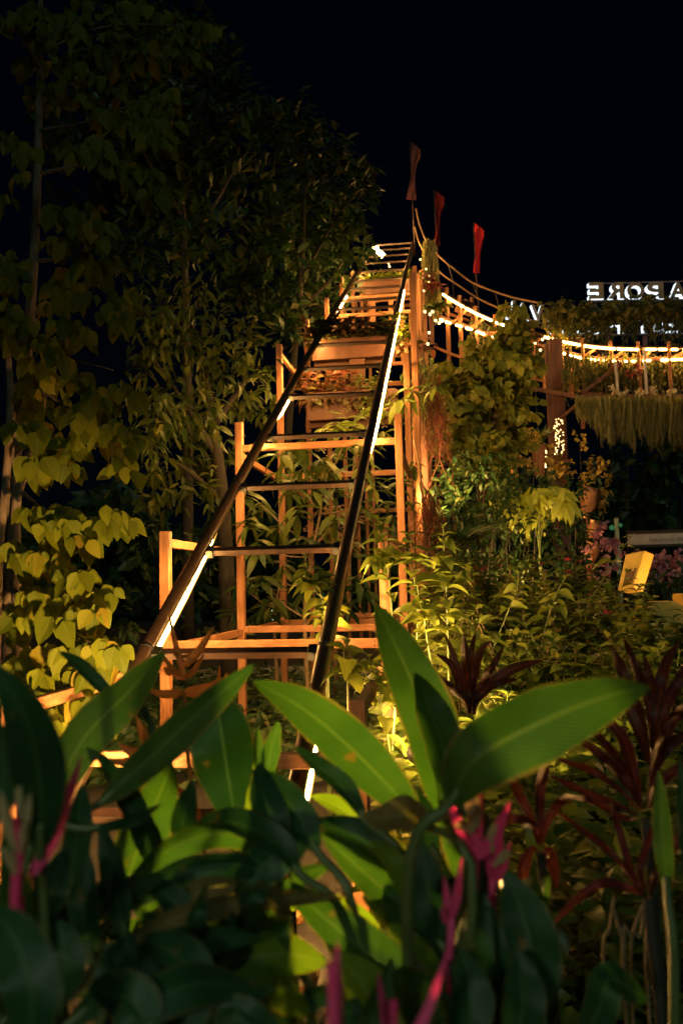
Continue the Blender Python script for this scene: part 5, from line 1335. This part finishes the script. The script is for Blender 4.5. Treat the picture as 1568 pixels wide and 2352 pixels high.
laurel('sapling with bright leafy top and side branch, before the lower planter box', [(800, 1400), (802, 1250), (812, 1080), (820, 990), (800, 970)],
       [(818, 1000, 765, 975), (820, 990, 885, 940), (885, 940, 945, 900), (945, 900, 1005, 880)], [(770, 968), (795, 958), (745, 985), (815, 975), (880, 990), (920, 915), (945, 890), (1000, 878), (840, 940), (880, 930)], 10.9, M['leaf_young'], (.2, .32), per=8, name='sapling', wr=.34)
laurel('dark reddish leaved shrub deep under the track', [(770, 1500), (768, 1350), (770, 1240)], [], [(740, 1150), (780, 1160), (820, 1180), (760, 1210), (800, 1220)], 11.5, M['leaf_coleus_dark'], (.18, .3))
laurel('bushy green shrub between the tall right posts, under the rail', [(915, 1500), (918, 1300), (920, 1150)], [], [(915, 1100), (935, 1150), (900, 1180), (880, 1150), (925, 1220), (890, 1230), (950, 1060)], 10.4, M['leaf_under'], (.15, .26))

# ================================================================== foreground heliconias
def Gp(x, y, z=0.0):
    d = (EYE - z) / (1e-6 - (W(x, y, 1.0).z - EYE))
    return W(x, y, d)

def heliconia(label, bx, d, leaves, name='heliconia', cat='plant', group=None, seed=1, stems=True):
    """leaves: (spine of (x, y, d), width px, tilt, material, fold, extras)"""
    b0 = gz(W(bx, 2300, d))
    t = thing(name, label, cat, b0, group)
    for k, L in enumerate(leaves):
        sp, w, tilt, mt, fold = L[:5]
        ex = L[5] if len(L) > 5 else {}
        P = [W(*p) for p in sp]
        dm = sum(p[2] for p in sp)/len(sp)
        wm = w/FD*dm/max(.35, abs(math.cos(tilt if not callable(tilt) else .3)))
        m = MB(); m.blade(P, wm, tilt, fold, wave=ex.get('wave', .06), peak=ex.get('peak', .45), seed=seed*31 + k, base_w=.07, curl=ex.get('curl', 0))
        o = m.build('leaf', M[mt], t, True)
        if stems and ex.get('stem', True):
            q0 = b0 + Vector((rnd.gauss(0, .05), rnd.gauss(0, .05), 0))
            dirv = (P[0] - P[1]).normalized()
            mid = P[0] + dirv*min(.12, P[0].z*.3); mid.z = max(mid.z, .05)
            m = MB(); m.tube(catmull([q0, (q0*.45 + mid*.55), mid, P[0], P[0].lerp(P[1], .35)], 18), list(np.linspace(.013, .004, 18)), 7); m.build('stem', M['stem'], t, True)
    return t

heliconia('very dark blurred heliconia at the far left edge, closest to the lens', 40, .85, [
    ([(95, 1960, .95), (88, 1760, .9), (45, 1620, .86), (-30, 1515, .85)], 125, .1, 'blade_dark', .12),
    ([(70, 2420, .8), (70, 2270, .8), (30, 2150, .82), (-30, 2080, .84)], 130, .2, 'blade_dark', .1),
    ([(5, 2140, .95), (26, 2010, .95), (14, 1840, .95)], 50, .2, 'blade', .1),
    ([(-20, 1900, .95), (10, 1800, .95), (0, 1660, .95)], 70, .3, 'blade_dark', .1),
], seed=1)
heliconia('heliconia at left with one tall leaf crossing the lower end of the left rail', 150, 1.45, [
    ([(118, 1850, 1.45), (190, 1700, 1.48), (290, 1595, 1.52), (380, 1494, 1.58)], 104, .25, 'blade', .16),
    ([(262, 1608, 1.7), (215, 1560, 1.72), (175, 1522, 1.74), (134, 1497, 1.76)], 34, .5, 'blade_dark', .3),
    ([(105, 2115, 1.15), (122, 2040, 1.15), (150, 1945, 1.18)], 74, .2, 'blade_dark', .1),
    ([(160, 2050, 1.3), (175, 1930, 1.32), (190, 1800, 1.36)], 66, .7, 'blade_dark', .1),
    ([(60, 1990, 1.3), (90, 1850, 1.3), (130, 1760, 1.35)], 70, .4, 'blade_dark', .1),
    ([(290, 2160, 1.2), (262, 2030, 1.22), (232, 1890, 1.24)], 62, .3, 'blade_dark', .12),
    ([(210, 2200, 1.15), (190, 2080, 1.15), (205, 1960, 1.18)], 70, .5, 'blade_dark', .12),
], seed=2)
heliconia('heliconia left of the middle with a long leaf slanting up to the second trestle', 300, 1.5, [
    ([(225, 1850, 1.38), (330, 1755, 1.4), (455, 1638, 1.45), (588, 1522, 1.5)], 82, .35, 'blade', .2),
    ([(492, 1590, 1.8), (508, 1680, 1.78), (525, 1790, 1.76), (545, 1905, 1.72)], 148, .15, 'blade_dark', .14, {'stem': False, 'peak': .42}),
    ([(285, 2050, 1.5), (320, 1940, 1.52), (360, 1840, 1.55), (396, 1752, 1.6)], 118, .1, 'blade', .14),
    ([(555, 1905, 1.62), (582, 1800, 1.62), (600, 1690, 1.64)], 26, 1.0, 'blade_fresh', .2),
    ([(280, 2045, 1.3), (400, 1945, 1.32), (520, 1915, 1.36), (645, 1972, 1.4)], 62, .5, 'blade', .3),
    ([(280, 2090, 1.25), (400, 2010, 1.28), (530, 1985, 1.3), (650, 2015, 1.34)], 66, .5, 'blade_dark', .25),
    ([(380, 2060, 1.4), (345, 1960, 1.42), (290, 1840, 1.45), (215, 1720, 1.5)], 60, .9, 'blade_dark', .2),
    ([(430, 1990, 1.5), (420, 1880, 1.52), (445, 1790, 1.54)], 60, .5, 'blade_dark', .2),
    ([(200, 1905, 1.3), (300, 1880, 1.3), (370, 1845, 1.34)], 26, .9, 'blade_dark', .3),
], seed=3)
heliconia('low heliconia at lower left with long arching brown edged leaves', 330, 1.1, [
    ([(120, 2330, 1.0), (260, 2195, 1.04), (430, 2098, 1.1), (640, 2062, 1.18), (800, 2060, 1.25)], 52, .6, 'blade_dry', .3),
    ([(300, 2160, 1.2), (400, 2080, 1.22), (510, 2035, 1.25), (620, 2085, 1.28)], 60, .6, 'blade_dry', .25),
    ([(150, 2360, 1.0), (300, 2230, 1.02), (440, 2160, 1.06), (600, 2150, 1.1)], 90, .5, 'blade_dark', .2),
    ([(420, 2400, .95), (440, 2300, .97), (420, 2210, 1.0), (330, 2150, 1.04)], 110, .3, 'blade_dark', .15),
    ([(250, 2400, .9), (330, 2310, .92), (450, 2260, .95), (590, 2270, 1.0)], 100, .4, 'blade_dark', .15),
    ([(520, 2420, .95), (540, 2330, .96), (600, 2260, 1.0)], 90, .4, 'blade_dark', .15),
    ([(140, 2300, 1.0), (150, 2200, 1.0), (130, 2110, 1.02)], 90, .3, 'blade_dark', .15),
    ([(240, 2330, 1.0), (270, 2220, 1.0), (300, 2140, 1.02)], 100, .3, 'blade_dark', .15),
    ([(360, 2380, .9), (300, 2300, .92), (200, 2270, .95)], 110, .4, 'blade_dark', .15),
    ([(650, 2440, .95), (560, 2350, .96), (440, 2340, .98)], 100, .4, 'blade_dark', .15),
], seed=4)
heliconia('heliconia in the middle with dark leaves around the foot of the right rail', 620, 1.4, [
    ([(640, 1990, 1.35), (625, 1890, 1.36), (600, 1810, 1.4), (596, 1752, 1.45)], 80, .35, 'blade_dark', .15),
    ([(730, 1960, 1.35), (690, 1880, 1.37), (640, 1820, 1.4), (575, 1768, 1.44)], 78, .3, 'blade_dark', .15),
    ([(600, 1800, 1.5), (592, 1740, 1.52), (590, 1668, 1.55)], 26, .6, 'blade', .3),
    ([(612, 1800, 1.5), (620, 1730, 1.52), (640, 1655, 1.55)], 42, .4, 'blade', .25),
    ([(540, 2030, 1.3), (600, 1990, 1.32), (660, 1930, 1.35), (705, 1870, 1.4)], 100, .4, 'blade_dark', .15),
    ([(560, 1960, 1.4), (640, 1900, 1.42), (745, 1880, 1.46)], 70, .5, 'blade_dark', .2),
    ([(690, 2010, 1.3), (640, 1940, 1.32), (540, 1890, 1.36), (450, 1890, 1.4)], 66, .6, 'blade_dark', .2),
    ([(600, 2290, 1.1), (625, 2250, 1.12), (660, 2290, 1.14), (716, 2330, 1.16)], 76, .3, 'blade_fresh', .12),
    ([(480, 2250, 1.1), (560, 2205, 1.12), (650, 2190, 1.14), (754, 2212, 1.18)], 100, .2, 'blade_fresh', .12),
    ([(628, 2150, 1.5), (645, 2095, 1.52), (692, 2066, 1.55)], 34, .3, 'blade_fresh', .2),
    ([(470, 2200, 1.2), (520, 2130, 1.22), (600, 2120, 1.25), (660, 2180, 1.28)], 96, .4, 'blade_dark', .2),
    ([(650, 2060, 1.35), (690, 2010, 1.36), (760, 1985, 1.4)], 40, .6, 'blade', .3),
], seed=5)
heliconia('heliconia in the centre with a broad leaf reaching left across the right rail', 960, 1.5, [
    ([(968, 1892, 1.35), (900, 1814, 1.4), (796, 1710, 1.46), (690, 1624, 1.52), (582, 1565, 1.6)], 116, .2, 'blade', .18),
    ([(842, 1888, 1.4), (790, 1810, 1.42), (735, 1765, 1.44), (672, 1714, 1.48)], 46, .55, 'blade_dark', .3),
    ([(905, 1985, 1.5), (840, 1900, 1.52), (780, 1855, 1.55), (712, 1828, 1.6)], 50, .5, 'blade_fresh', .25),
    ([(880, 1950, 1.46), (820, 1905, 1.48), (738, 1880, 1.52)], 34, .7, 'blade_fresh', .3),
    ([(1010, 2165, 1.3), (900, 2060, 1.34), (820, 1990, 1.4), (735, 1915, 1.46)], 96, .45, 'blade', .3),
    ([(940, 2010, 1.4), (880, 1960, 1.42), (800, 1915, 1.45), (710, 1890, 1.48)], 80, .4, 'blade_dark', .25),
    ([(1010, 2240, 1.3), (940, 2120, 1.32), (880, 2030, 1.36)], 120, .25, 'blade', .15),
    ([(885, 2165, 1.5), (820, 2110, 1.52), (760, 2080, 1.54), (690, 2064, 1.58)], 52, .4, 'blade_fresh', .25),
    ([(1040, 2350, 1.15), (940, 2260, 1.18), (820, 2170, 1.22), (640, 2020, 1.3)], 108, .3, 'blade', .22),
    ([(985, 1885, 1.3), (930, 1872, 1.28), (880, 1880, 1.28), (832, 1868, 1.3)], 74, -.5, 'blade_dry', -.25, {'peak': .4, 'wave': .12}),
    ([(930, 2390, 1.1), (870, 2330, 1.12), (830, 2260, 1.16), (770, 2190, 1.2)], 110, .3, 'blade_fresh', .18),
    ([(1000, 2400, 1.0), (960, 2310, 1.04), (900, 2230, 1.1)], 110, .5, 'blade', .18),
    ([(830, 2420, 1.1), (800, 2360, 1.12), (815, 2290, 1.15)], 90, .4, 'blade_dark', .18),
    ([(960, 2180, 1.35), (910, 2100, 1.38), (830, 2060, 1.42)], 80, .5, 'blade_dark', .25),
    ([(900, 2230, 1.45), (840, 2170, 1.47), (760, 2130, 1.5)], 60, .5, 'blade', .25),
    ([(960, 2100, 1.3), (905, 1990, 1.33), (850, 1930, 1.36)], 56, .5, 'blade_fresh', .3),
    ([(990, 2060, 1.42), (930, 1990, 1.44), (870, 1900, 1.48)], 44, .7, 'blade', .3),
    ([(920, 2300, 1.2), (850, 2230, 1.22), (790, 2200, 1.25), (735, 2150, 1.28)], 52, .5, 'blade_fresh', .3),
    ([(1020, 2290, 1.2), (960, 2200, 1.22), (890, 2120, 1.26)], 64, .5, 'blade_fresh', .25),
    ([(860, 2420, 1.05), (850, 2340, 1.07), (880, 2270, 1.1), (900, 2200, 1.12)], 60, .6, 'blade', .3),
    ([(960, 2430, 1.0), (985, 2340, 1.02), (975, 2250, 1.05)], 66, .5, 'blade_fresh', .25),
], seed=6)
heliconia('heliconia with a tall pointed leaf standing before the bed and a broad leaf bending right', 1015, 1.5, [
    ([(1016, 1880, 1.6), (992, 1680, 1.66), (925, 1520, 1.72), (861, 1387, 1.8)], 128, .2, 'blade', .18),
    ([(1022, 1850, 1.55), (1022, 1740, 1.56), (985, 1630, 1.6), (952, 1545, 1.64)], 92, .55, 'blade', .2),
    ([(1030, 1850, 1.08), (1090, 1745, 1.06), (1250, 1655, 1.05), (1390, 1600, 1.06), (1490, 1577, 1.08)], 168, .25, 'blade', .2, {'peak': .42}),
    ([(1000, 2260, 1.25), (990, 2090, 1.28), (965, 1930, 1.32)], 96, .3, 'blade_dark', .14),
    ([(1000, 1850, 1.4), (1050, 1940, 1.38), (1090, 2050, 1.34), (1125, 2200, 1.3)], 64, .6, 'blade', .3, {'stem': False}),
    ([(1040, 2100, 1.4), (1050, 1960, 1.42), (1030, 1860, 1.45)], 80, .5, 'blade_dark', .2),
    ([(1000, 1960, 1.5), (970, 1900, 1.52), (940, 1800, 1.56)], 70, .5, 'blade_dark', .2),
], seed=7)
heliconia('dim heliconia at lower right below the pink flowers', 1160, 1.25, [
    ([(1150, 2420, 1.2), (1140, 2230, 1.22), (1110, 2050, 1.26)], 70, .5, 'blade_dark', .2),
    ([(1240, 2320, 1.2), (1215, 2150, 1.22), (1160, 2000, 1.26)], 126, .25, 'blade_dark', .15),
    ([(1100, 2400, 1.15), (1090, 2250, 1.18), (1120, 2080, 1.22)], 70, .6, 'blade_dark', .2),
    ([(1180, 2420, 1.1), (1200, 2300, 1.12), (1190, 2180, 1.15)], 100, .4, 'blade_dark', .15),
    ([(1060, 2420, 1.05), (1080, 2300, 1.08), (1060, 2180, 1.12)], 100, .4, 'blade_dark', .15),
    ([(1310, 2420, 1.3), (1370, 2330, 1.3), (1400, 2250, 1.32), (1490, 2300, 1.36)], 80, .4, 'blade_dark', .15),
    ([(1060, 2140, 1.3), (1075, 2040, 1.32), (1100, 1930, 1.34)], 50, .7, 'blade_dark', .2),
], seed=8)
heliconia('narrow upright green strap plant at the right edge', 1520, 1.5, [
    ([(1532, 2060, 1.4), (1520, 1920, 1.42), (1512, 1770, 1.46)], 44, .2, 'blade', .15),
    ([(1590, 2080, 1.4), (1575, 1900, 1.42), (1560, 1740, 1.46)], 40, .4, 'blade_dark', .15),
], seed=9)

def hflower(label, stem, d, bracts, mat, cream=(), name='heliconia_flower', group=None, w0=16):
    b0 = gz(W(stem[0][0], stem[0][1], d))
    t = thing(name, label, 'flower', b0, group)
    P = [W(x, y, d) for x, y in stem]
    m = MB(); m.tube(catmull([b0] + P, 20), .006, 6); m.build('stem', M[mat], t, True)
    for k, (bx, by, tx, ty, w) in enumerate(bracts):
        a, b = W(bx, by, d), W(tx, ty, d + rnd.uniform(-.06, .06)); mid = (a + b)/2 + Vector((0, 0, -.012))
        m = MB(); m.blade([a, mid, b], w/FD*d*1.05, rnd.uniform(-.25, .25), .45, peak=.28, rows=16, cols=7, base_w=.5, seed=k); m.build('bract', M[mat], t, True)
    for k, (bx, by, tx, ty, w) in enumerate(cream):
        a, b = W(bx, by, d - .03), W(tx, ty, d - .05); mid = (a + b)/2 + Vector((rnd.uniform(-.004, .004), 0, .004))
        m = MB(); m.blade([a, mid, b], w/FD*d*1.7, .1, .5, peak=.5, rows=10, cols=5, base_w=.5, seed=k); m.build('floret', M['bract_cream'], t, True)
    return t
GP_ = 'pink heliconia flowers among the foreground leaves'
hflower('large blurred pink heliconia flower at the left edge', [(45, 2300), (36, 2100), (40, 1990)], .95,
        [(38, 2060, 46, 1722, 22), (45, 1990, 78, 1722, 22), (72, 2010, 190, 1732, 34), (36, 2030, 52, 1800, 18)], 'bract_pink',
        [(38, 1960, 2, 1815, 13), (36, 2010, -4, 1945, 14), (50, 1960, 60, 1880, 10), (48, 1880, 54, 1770, 10), (60, 1930, 70, 1820, 10)], group=GP_)
hflower('pink heliconia flower with cream florets, right of the centre', [(1080, 2330), (1085, 2120), (1092, 1980)], 1.3,
        [(1090, 1960, 1020, 1806, 24), (1090, 1970, 1104, 1786, 26), (1092, 1975, 1172, 1838, 30), (1086, 1975, 1050, 1860, 18)], 'bract_pink',
        [(1085, 1910, 1068, 1838, 14), (1090, 1900, 1088, 1812, 14), (1085, 1915, 1040, 1895, 13), (1096, 1900, 1100, 1850, 12)], group=GP_)
hflower('smaller orange pink heliconia flower just right of the one with cream florets', [(1130, 2330), (1128, 2150), (1130, 2020)], 1.32,
        [(1130, 2020, 1112, 1900, 22), (1132, 2020, 1150, 1880, 24), (1132, 2025, 1172, 1930, 18), (1128, 2010, 1120, 1960, 16)], 'bract_pink',
        [(1132, 1990, 1172, 1955, 12), (1130, 1960, 1138, 1890, 12)], group=GP_)
hflower('small pink heliconia bud below the flower with cream florets', [(1030, 2330), (1032, 2200), (1036, 2110)], 1.25,
        [(1034, 2110, 1018, 2008, 20), (1036, 2110, 1060, 1968, 20), (1030, 2110, 1012, 2080, 12)], 'bract_pink', group=GP_)
hflower('big blurred pink heliconia bract at the bottom edge, left one', [(768, 2420), (766, 2380)], .8,
        [(764, 2420, 775, 2160, 36)], 'bract_pink', group=GP_)
hflower('slanting pink heliconia bracts at the bottom edge, right one', [(905, 2460), (905, 2420)], .95,
        [(925, 2420, 1030, 2180, 26), (905, 2420, 868, 2230, 22)], 'bract_pink', group=GP_)
GO_ = 'orange heliconia flowers at left'
hflower('orange heliconia flower spray standing before the lower left rail', [(440, 1860), (432, 1740), (428, 1640), (424, 1590)], 2.5,
        [(424, 1590, 520, 1555, 26), (500, 1562, 505, 1528, 8), (505, 1562, 522, 1545, 8), (424, 1560, 386, 1400, 14), (400, 1500, 440, 1498, 12), (424, 1530, 492, 1438, 20), (424, 1560, 372, 1500, 16), (420, 1590, 328, 1578, 20), (424, 1555, 470, 1500, 14), (398, 1540, 376, 1530, 14)], 'bract_orange', name='heliconia_flower', group=GO_)
hflower('low orange heliconia flower beside the first trestle beam', [(470, 1960), (400, 1800), (350, 1725)], 2.1,
        [(350, 1725, 312, 1640, 20), (345, 1720, 330, 1665, 18), (352, 1722, 356, 1660, 18), (340, 1728, 270, 1705, 22), (330, 1735, 240, 1742, 20)], 'bract_orange', group=GO_)
for (x0, y0, x1, y1, k) in ((1090, 2330, 1100, 2060, 0), (1130, 2350, 1118, 2080, 1), (1190, 2330, 1180, 2120, 2)):
    pass

fillers = [(90, 1.25, 'crowded dark heliconia low in the left corner'), (380, 1.5, 'crowded dark heliconia low behind the long brown edged leaves'), (560, 1.15, 'crowded dark heliconia low at the left of the bare soil'), (1180, 1.45, 'crowded dark heliconia low among the pink flowers at right')]
for k, (x0, d, lab) in enumerate(fillers):
    lv = []
    for i in range(17):
        bx = x0 + rnd.uniform(-110, 110); by = rnd.uniform(2150, 2420); ln = rnd.uniform(170, 330); an = rnd.gauss(0, .5)
        if 640 < bx < 760: bx += 120 if x0 > 700 else -120
        ex, ey = bx + ln*math.sin(an), by - ln*math.cos(an)
        if 620 < ex < 800 and ey > 1930: ex = bx
        bx = min(bx, 1235); ex = min(ex, 1250)
        ey = max(ey, 2000)
        lv.append(([(bx, by, d + .05), ((bx+ex)/2 + rnd.uniform(-15, 15), (by+ey)/2 - 15, d + rnd.uniform(-.1, .1)), (ex + 20*math.sin(an), ey + 12, d + rnd.uniform(-.15, .15))], rnd.uniform(36, 72), rnd.uniform(.1, .8), 'blade_dark' if rnd.random() < .6 else 'blade', .28))
    heliconia(lab, x0, d, lv, seed=40 + k)

# ------------------------------------------------------------------ red strap plants
def strap_plant(label, base, d, leaves, mat, name='croton', gap=.0, group=None):
    b0 = gz(W(base[0], base[1], d)); c = W(base[0], base[1], d)
    t = thing(name, label, 'plant', b0, group)
    m = MB(); m.tube(catmull([b0, (b0 + c)/2 + Vector((.02, 0, 0)), c], 10), [.010]*10, 7); m.build('stem', M['bark_dark'], t, True)
    for k, (pts, w) in enumerate(leaves):
        P = [c.lerp(W(pts[0][0], pts[0][1], d), .3)] + [W(x, y, d + rnd.uniform(-.08, .08)) for x, y in pts]
        m = MB(); m.blade(P, w/FD*d*1.1, rnd.uniform(-.5, .5), .35, wave=.1, peak=.5, rows=20, cols=7, base_w=.3, seed=k + int(base[0])); m.build('leaf', M[mat], t, True)
    return t
strap_plant('red striped strap leaved plant rising behind the broad right leaf', (1082, 1660), 2.9, [
    ([(1060, 1590), (1040, 1530), (1000, 1500)], 18), ([(1075, 1580), (1068, 1520), (1064, 1455)], 20), ([(1085, 1570), (1100, 1500), (1130, 1470)], 20), ([(1095, 1590), (1130, 1530), (1158, 1480)], 18),
    ([(1100, 1600), (1170, 1540), (1250, 1515)], 24), ([(1060, 1600), (1020, 1570), (985, 1530)], 22), ([(1070, 1600), (1030, 1590), (1005, 1610)], 16), ([(1085, 1560), (1082, 1500), (1092, 1450)], 16), ([(1090, 1600), (1140, 1570), (1190, 1560)], 18), ([(1070, 1590), (1040, 1500), (1018, 1450)], 13)], 'croton')
strap_plant('tall dark red strap plant at the right edge', (1500, 1790), 2.2, [
    ([(1470, 1660), (1430, 1550), (1400, 1480)], 26), ([(1490, 1620), (1455, 1530), (1430, 1462)], 26), ([(1500, 1620), (1490, 1550), (1478, 1500)], 24), ([(1510, 1600), (1530, 1520), (1560, 1470)], 28), ([(1520, 1640), (1560, 1560), (1590, 1500)], 26),
    ([(1515, 1680), (1560, 1640), (1600, 1600)], 24), ([(1505, 1650), (1520, 1560), (1526, 1500)], 22), ([(1470, 1690), (1440, 1620), (1425, 1560)], 22), ([(1530, 1720), (1570, 1690), (1610, 1700)], 24)], 'croton')
strap_plant('dark red plant whose long leaves droop left under the broad right leaf', (1480, 1880), 1.9, [
    ([(1440, 1780), (1370, 1690), (1285, 1640)], 20), ([(1440, 1800), (1360, 1720), (1280, 1680)], 20), ([(1430, 1820), (1360, 1770), (1270, 1740)], 16), ([(1450, 1760), (1420, 1680), (1350, 1640)], 26), ([(1420, 1850), (1340, 1820), (1260, 1780)], 16),
    ([(1430, 1880), (1360, 1840), (1290, 1830)], 16), ([(1500, 1760), (1530, 1680), (1560, 1640)], 24), ([(1510, 1800), (1560, 1760), (1600, 1740)], 24)], 'croton_red')
strap_plant('small red plant with an arching pink leaf at lower right', (1486, 2066), 1.7, [
    ([(1440, 2040), (1380, 2030), (1320, 2070), (1262, 2130)], 20), ([(1460, 2030), (1400, 1960), (1300, 1880), (1260, 1860)], 16), ([(1500, 2020), (1540, 1950), (1568, 1900)], 20), ([(1450, 2000), (1420, 1900), (1400, 1830)], 16), ([(1470, 1990), (1500, 1900), (1520, 1850)], 16)], 'croton_red')
strap_plant('dusky red plant behind the pink flowers', (1240, 1960), 1.8, [
    ([(1220, 1880), (1190, 1820), (1170, 1780)], 22), ([(1240, 1870), (1240, 1800), (1262, 1740)], 22), ([(1255, 1890), (1290, 1840), (1320, 1830)], 20), ([(1230, 1900), (1180, 1880), (1150, 1900)], 20), ([(1262, 1960), (1275, 2000), (1278, 2040)], 30), ([(1220, 1950), (1200, 2000), (1215, 2060)], 24)], 'croton_red')
bs = thing('bare_stems_plant', 'cluster of thin bare stems under the arching pink leaf', 'plant', gz(W(1440, 2200, 1.75)))
for (q) in ([(1410, 2060), (1400, 2130), (1385, 2250)], [(1405, 2080), (1425, 2150), (1430, 2200)], [(1475, 2080), (1450, 2150), (1432, 2200)], [(1480, 2070), (1470, 2150), (1448, 2225)], [(1490, 2060), (1482, 2200), (1490, 2330)]):
    P = [W(x, y, 1.75) for x, y in q]; m = MB(); m.tube(catmull(P + [gz(P[-1])], 14), .0035, 6); m.build('stem', M['twig'], bs, True)

# ------------------------------------------------------------------ garden spike lamps, some added only to brighten the planting
def spike_lamp(label, pos, target, watts, ang, col=WARM, size=.06):
    t = thing('spike_lamp', label, 'garden lamp', gz(pos))
    pos = Vector(pos); a = (Vector(target) - pos).normalized()
    m = MB(); m.tube([gz(pos, -.05), pos - Vector((0, 0, .04))], .012, 8); m.build('spike', M['tie'], t)
    m = MB(); m.tube([pos - a*.10, pos - a*.09, pos, pos + a*.035], [.03, size*.85, size, size], 14, False); m.tube([pos - a*.10, pos - a*.095], .03, 14); m.build('housing', M['tie'], t, True)
    m = MB(); m.tube([pos - a*.004, pos], size*.9, 14); m.build('glass', M['led'], t, True)
    ld = bpy.data.lights.new('spike_lamp_light', 'SPOT'); ld.energy = watts; ld.color = col; ld.spot_size = math.radians(ang); ld.spot_blend = .9; ld.shadow_soft_size = size
    lo = bpy.data.objects.new('spike_lamp_light', ld); C.objects.link(lo)
    lo.location = pos + a*.06
    lo.rotation_euler = a.to_track_quat('-Z', 'Y').to_euler()
spike_lamp('small spike lamp at the foot of the near broadleaf tree, aimed up into it', W(330, 1840, 3.0), W(140, 1500, 5.0), 900, 66, size=.04)
spike_lamp('small added fill lamp behind the tall pointed leaf, aimed across the shrub bed', W(968, 1720, 4.3), W(1270, 1400, 8.0), 900, 110)  # unseen lamp added to brighten the shrub bed
spike_lamp('small added fill lamp by the foot of the right rail, aimed at the heliconias', W(668, 1862, 2.5), W(800, 2150, 1.35), 150, 66, size=.04)  # added lamp, stands in for light from the lower end of the strip
spike_lamp('small spike lamp in the bed aimed at the tilted yellow block', W(1660, 1425, 10.0), W(1480, 1330, 10.5), 42, 70)
spike_lamp('added fill lamp behind the bed aimed up into the vine covered tree', gz(W(1165, 1400, 11.9), .9), W(1200, 1000, 15.2), 520, 85)  # unseen lamp added to brighten the drooping plant and the tree
spike_lamp('tall added fill lamp left of the deep green shrub, aimed up into the vine covered tree', gz(W(985, 1300, 11.2), 2.4), W(1120, 890, 15.2), 1300, 62)  # lamp added to lift the brightness of the upper vines
spike_lamp('added fill lamp near the thick column aimed up into the golden shrubs', gz(W(1262, 1400, 14.6), .5), W(1200, 1020, 16.8), 700, 80)  # unseen lamp added so the golden shrubs read brighter

# an unseen fill lamp, added behind the viewpoint to brighten the nearest plants
pl_ = thing('unseen_fill_lamp', 'added fill lamp on a slim pole behind the viewpoint, shining over the nearest heliconias', 'lamp', (-.75, -1.3, 0))
m = MB(); m.tube([(-.75, -1.3, -.05), (-.75, -1.3, 1.98)], .025, 10); m.build('pole', M['tie'], pl_, True)
m = MB(); m.lathe((-.75, -1.3, 1.98), [(.001, .10), (.09, .08), (.16, .03), (.17, .02), (.001, .02)], 18); m.build('shade', M['tie'], pl_, True)
ld = bpy.data.lights.new('unseen_fill_light', 'SPOT'); ld.energy = 84; ld.color = (0.86, 1.0, 0.74); ld.spot_size = math.radians(78); ld.spot_blend = .8; ld.shadow_soft_size = .13
lo = bpy.data.objects.new('unseen_fill_light', ld); C.objects.link(lo); lo.location = (-.75, -1.3, 1.97)
lo.rotation_euler = (Vector((.05, 1.25, .95)) - lo.location).to_track_quat('-Z', 'Y').to_euler()

# ------------------------------------------------------------------ fallen leaves, hose
def fallen(label, x, y, L_, yaw, curlz):
    c = Gp(x, y, .02); m = MB(); rows, cols = 10, 7; V = []
    for i in range(rows):
        for j in range(cols):
            t = i/(rows-1); u = -1 + 2*j/(cols-1); w = math.sin(math.pi*min(.98, max(.02, t)))**.8*.33
            lx, ly = (t - .5)*L_, u*w*L_; z = .012 + curlz*L_*(abs(u)**2*.35 + .5*(t - .5)**2 + .08*math.sin(7*t + 3*u))
            V.append((c.x + lx*math.cos(yaw) - ly*math.sin(yaw), c.y + lx*math.sin(yaw) + ly*math.cos(yaw), z))
    m.add(V, [(i*cols+j, i*cols+j+1, (i+1)*cols+j+1, (i+1)*cols+j) for i in range(rows-1) for j in range(cols-1)])
    tag(m.build('fallen_leaf', M['dry_leaf'], None, True), label, 'fallen leaf', 'dry leaves fallen on the soil')
fallen('curled dry leaf on the soil by the black hose', 680, 2118, .10, .4, 1.1)
fallen('crumpled dry leaf on the soil near the bottom edge', 716, 2270, .10, 1.2, 1.8)
fallen('flat dry leaf on the soil right of the curled one by the hose', 724, 2096, .09, 2.2, .6)
fallen('orange dry leaf lying in the dark at lower right', 1316, 2262, .11, .2, .9)
fallen('small dry leaf on the soil left of the bottom crumpled one', 690, 2272, .04, .9, .5)
for k, (x, y) in enumerate(((640, 1990), (665, 2030), (705, 2010))):
    fallen('tiny dry leaf farther back on the bare soil, ' + ('left one', 'middle one', 'right one')[k], x, y, .05, k*1.3, .7)
m = MB(); m.tube(catmull([Gp(560, 2098, .015), Gp(640, 2092, .015), Gp(690, 2096, .015), Gp(800, 2092, .015)], 20), .012, 8)
tag(m.build('hose', M['hose'], None, True), 'black hose lying across the soil below the first trestle', 'hose')
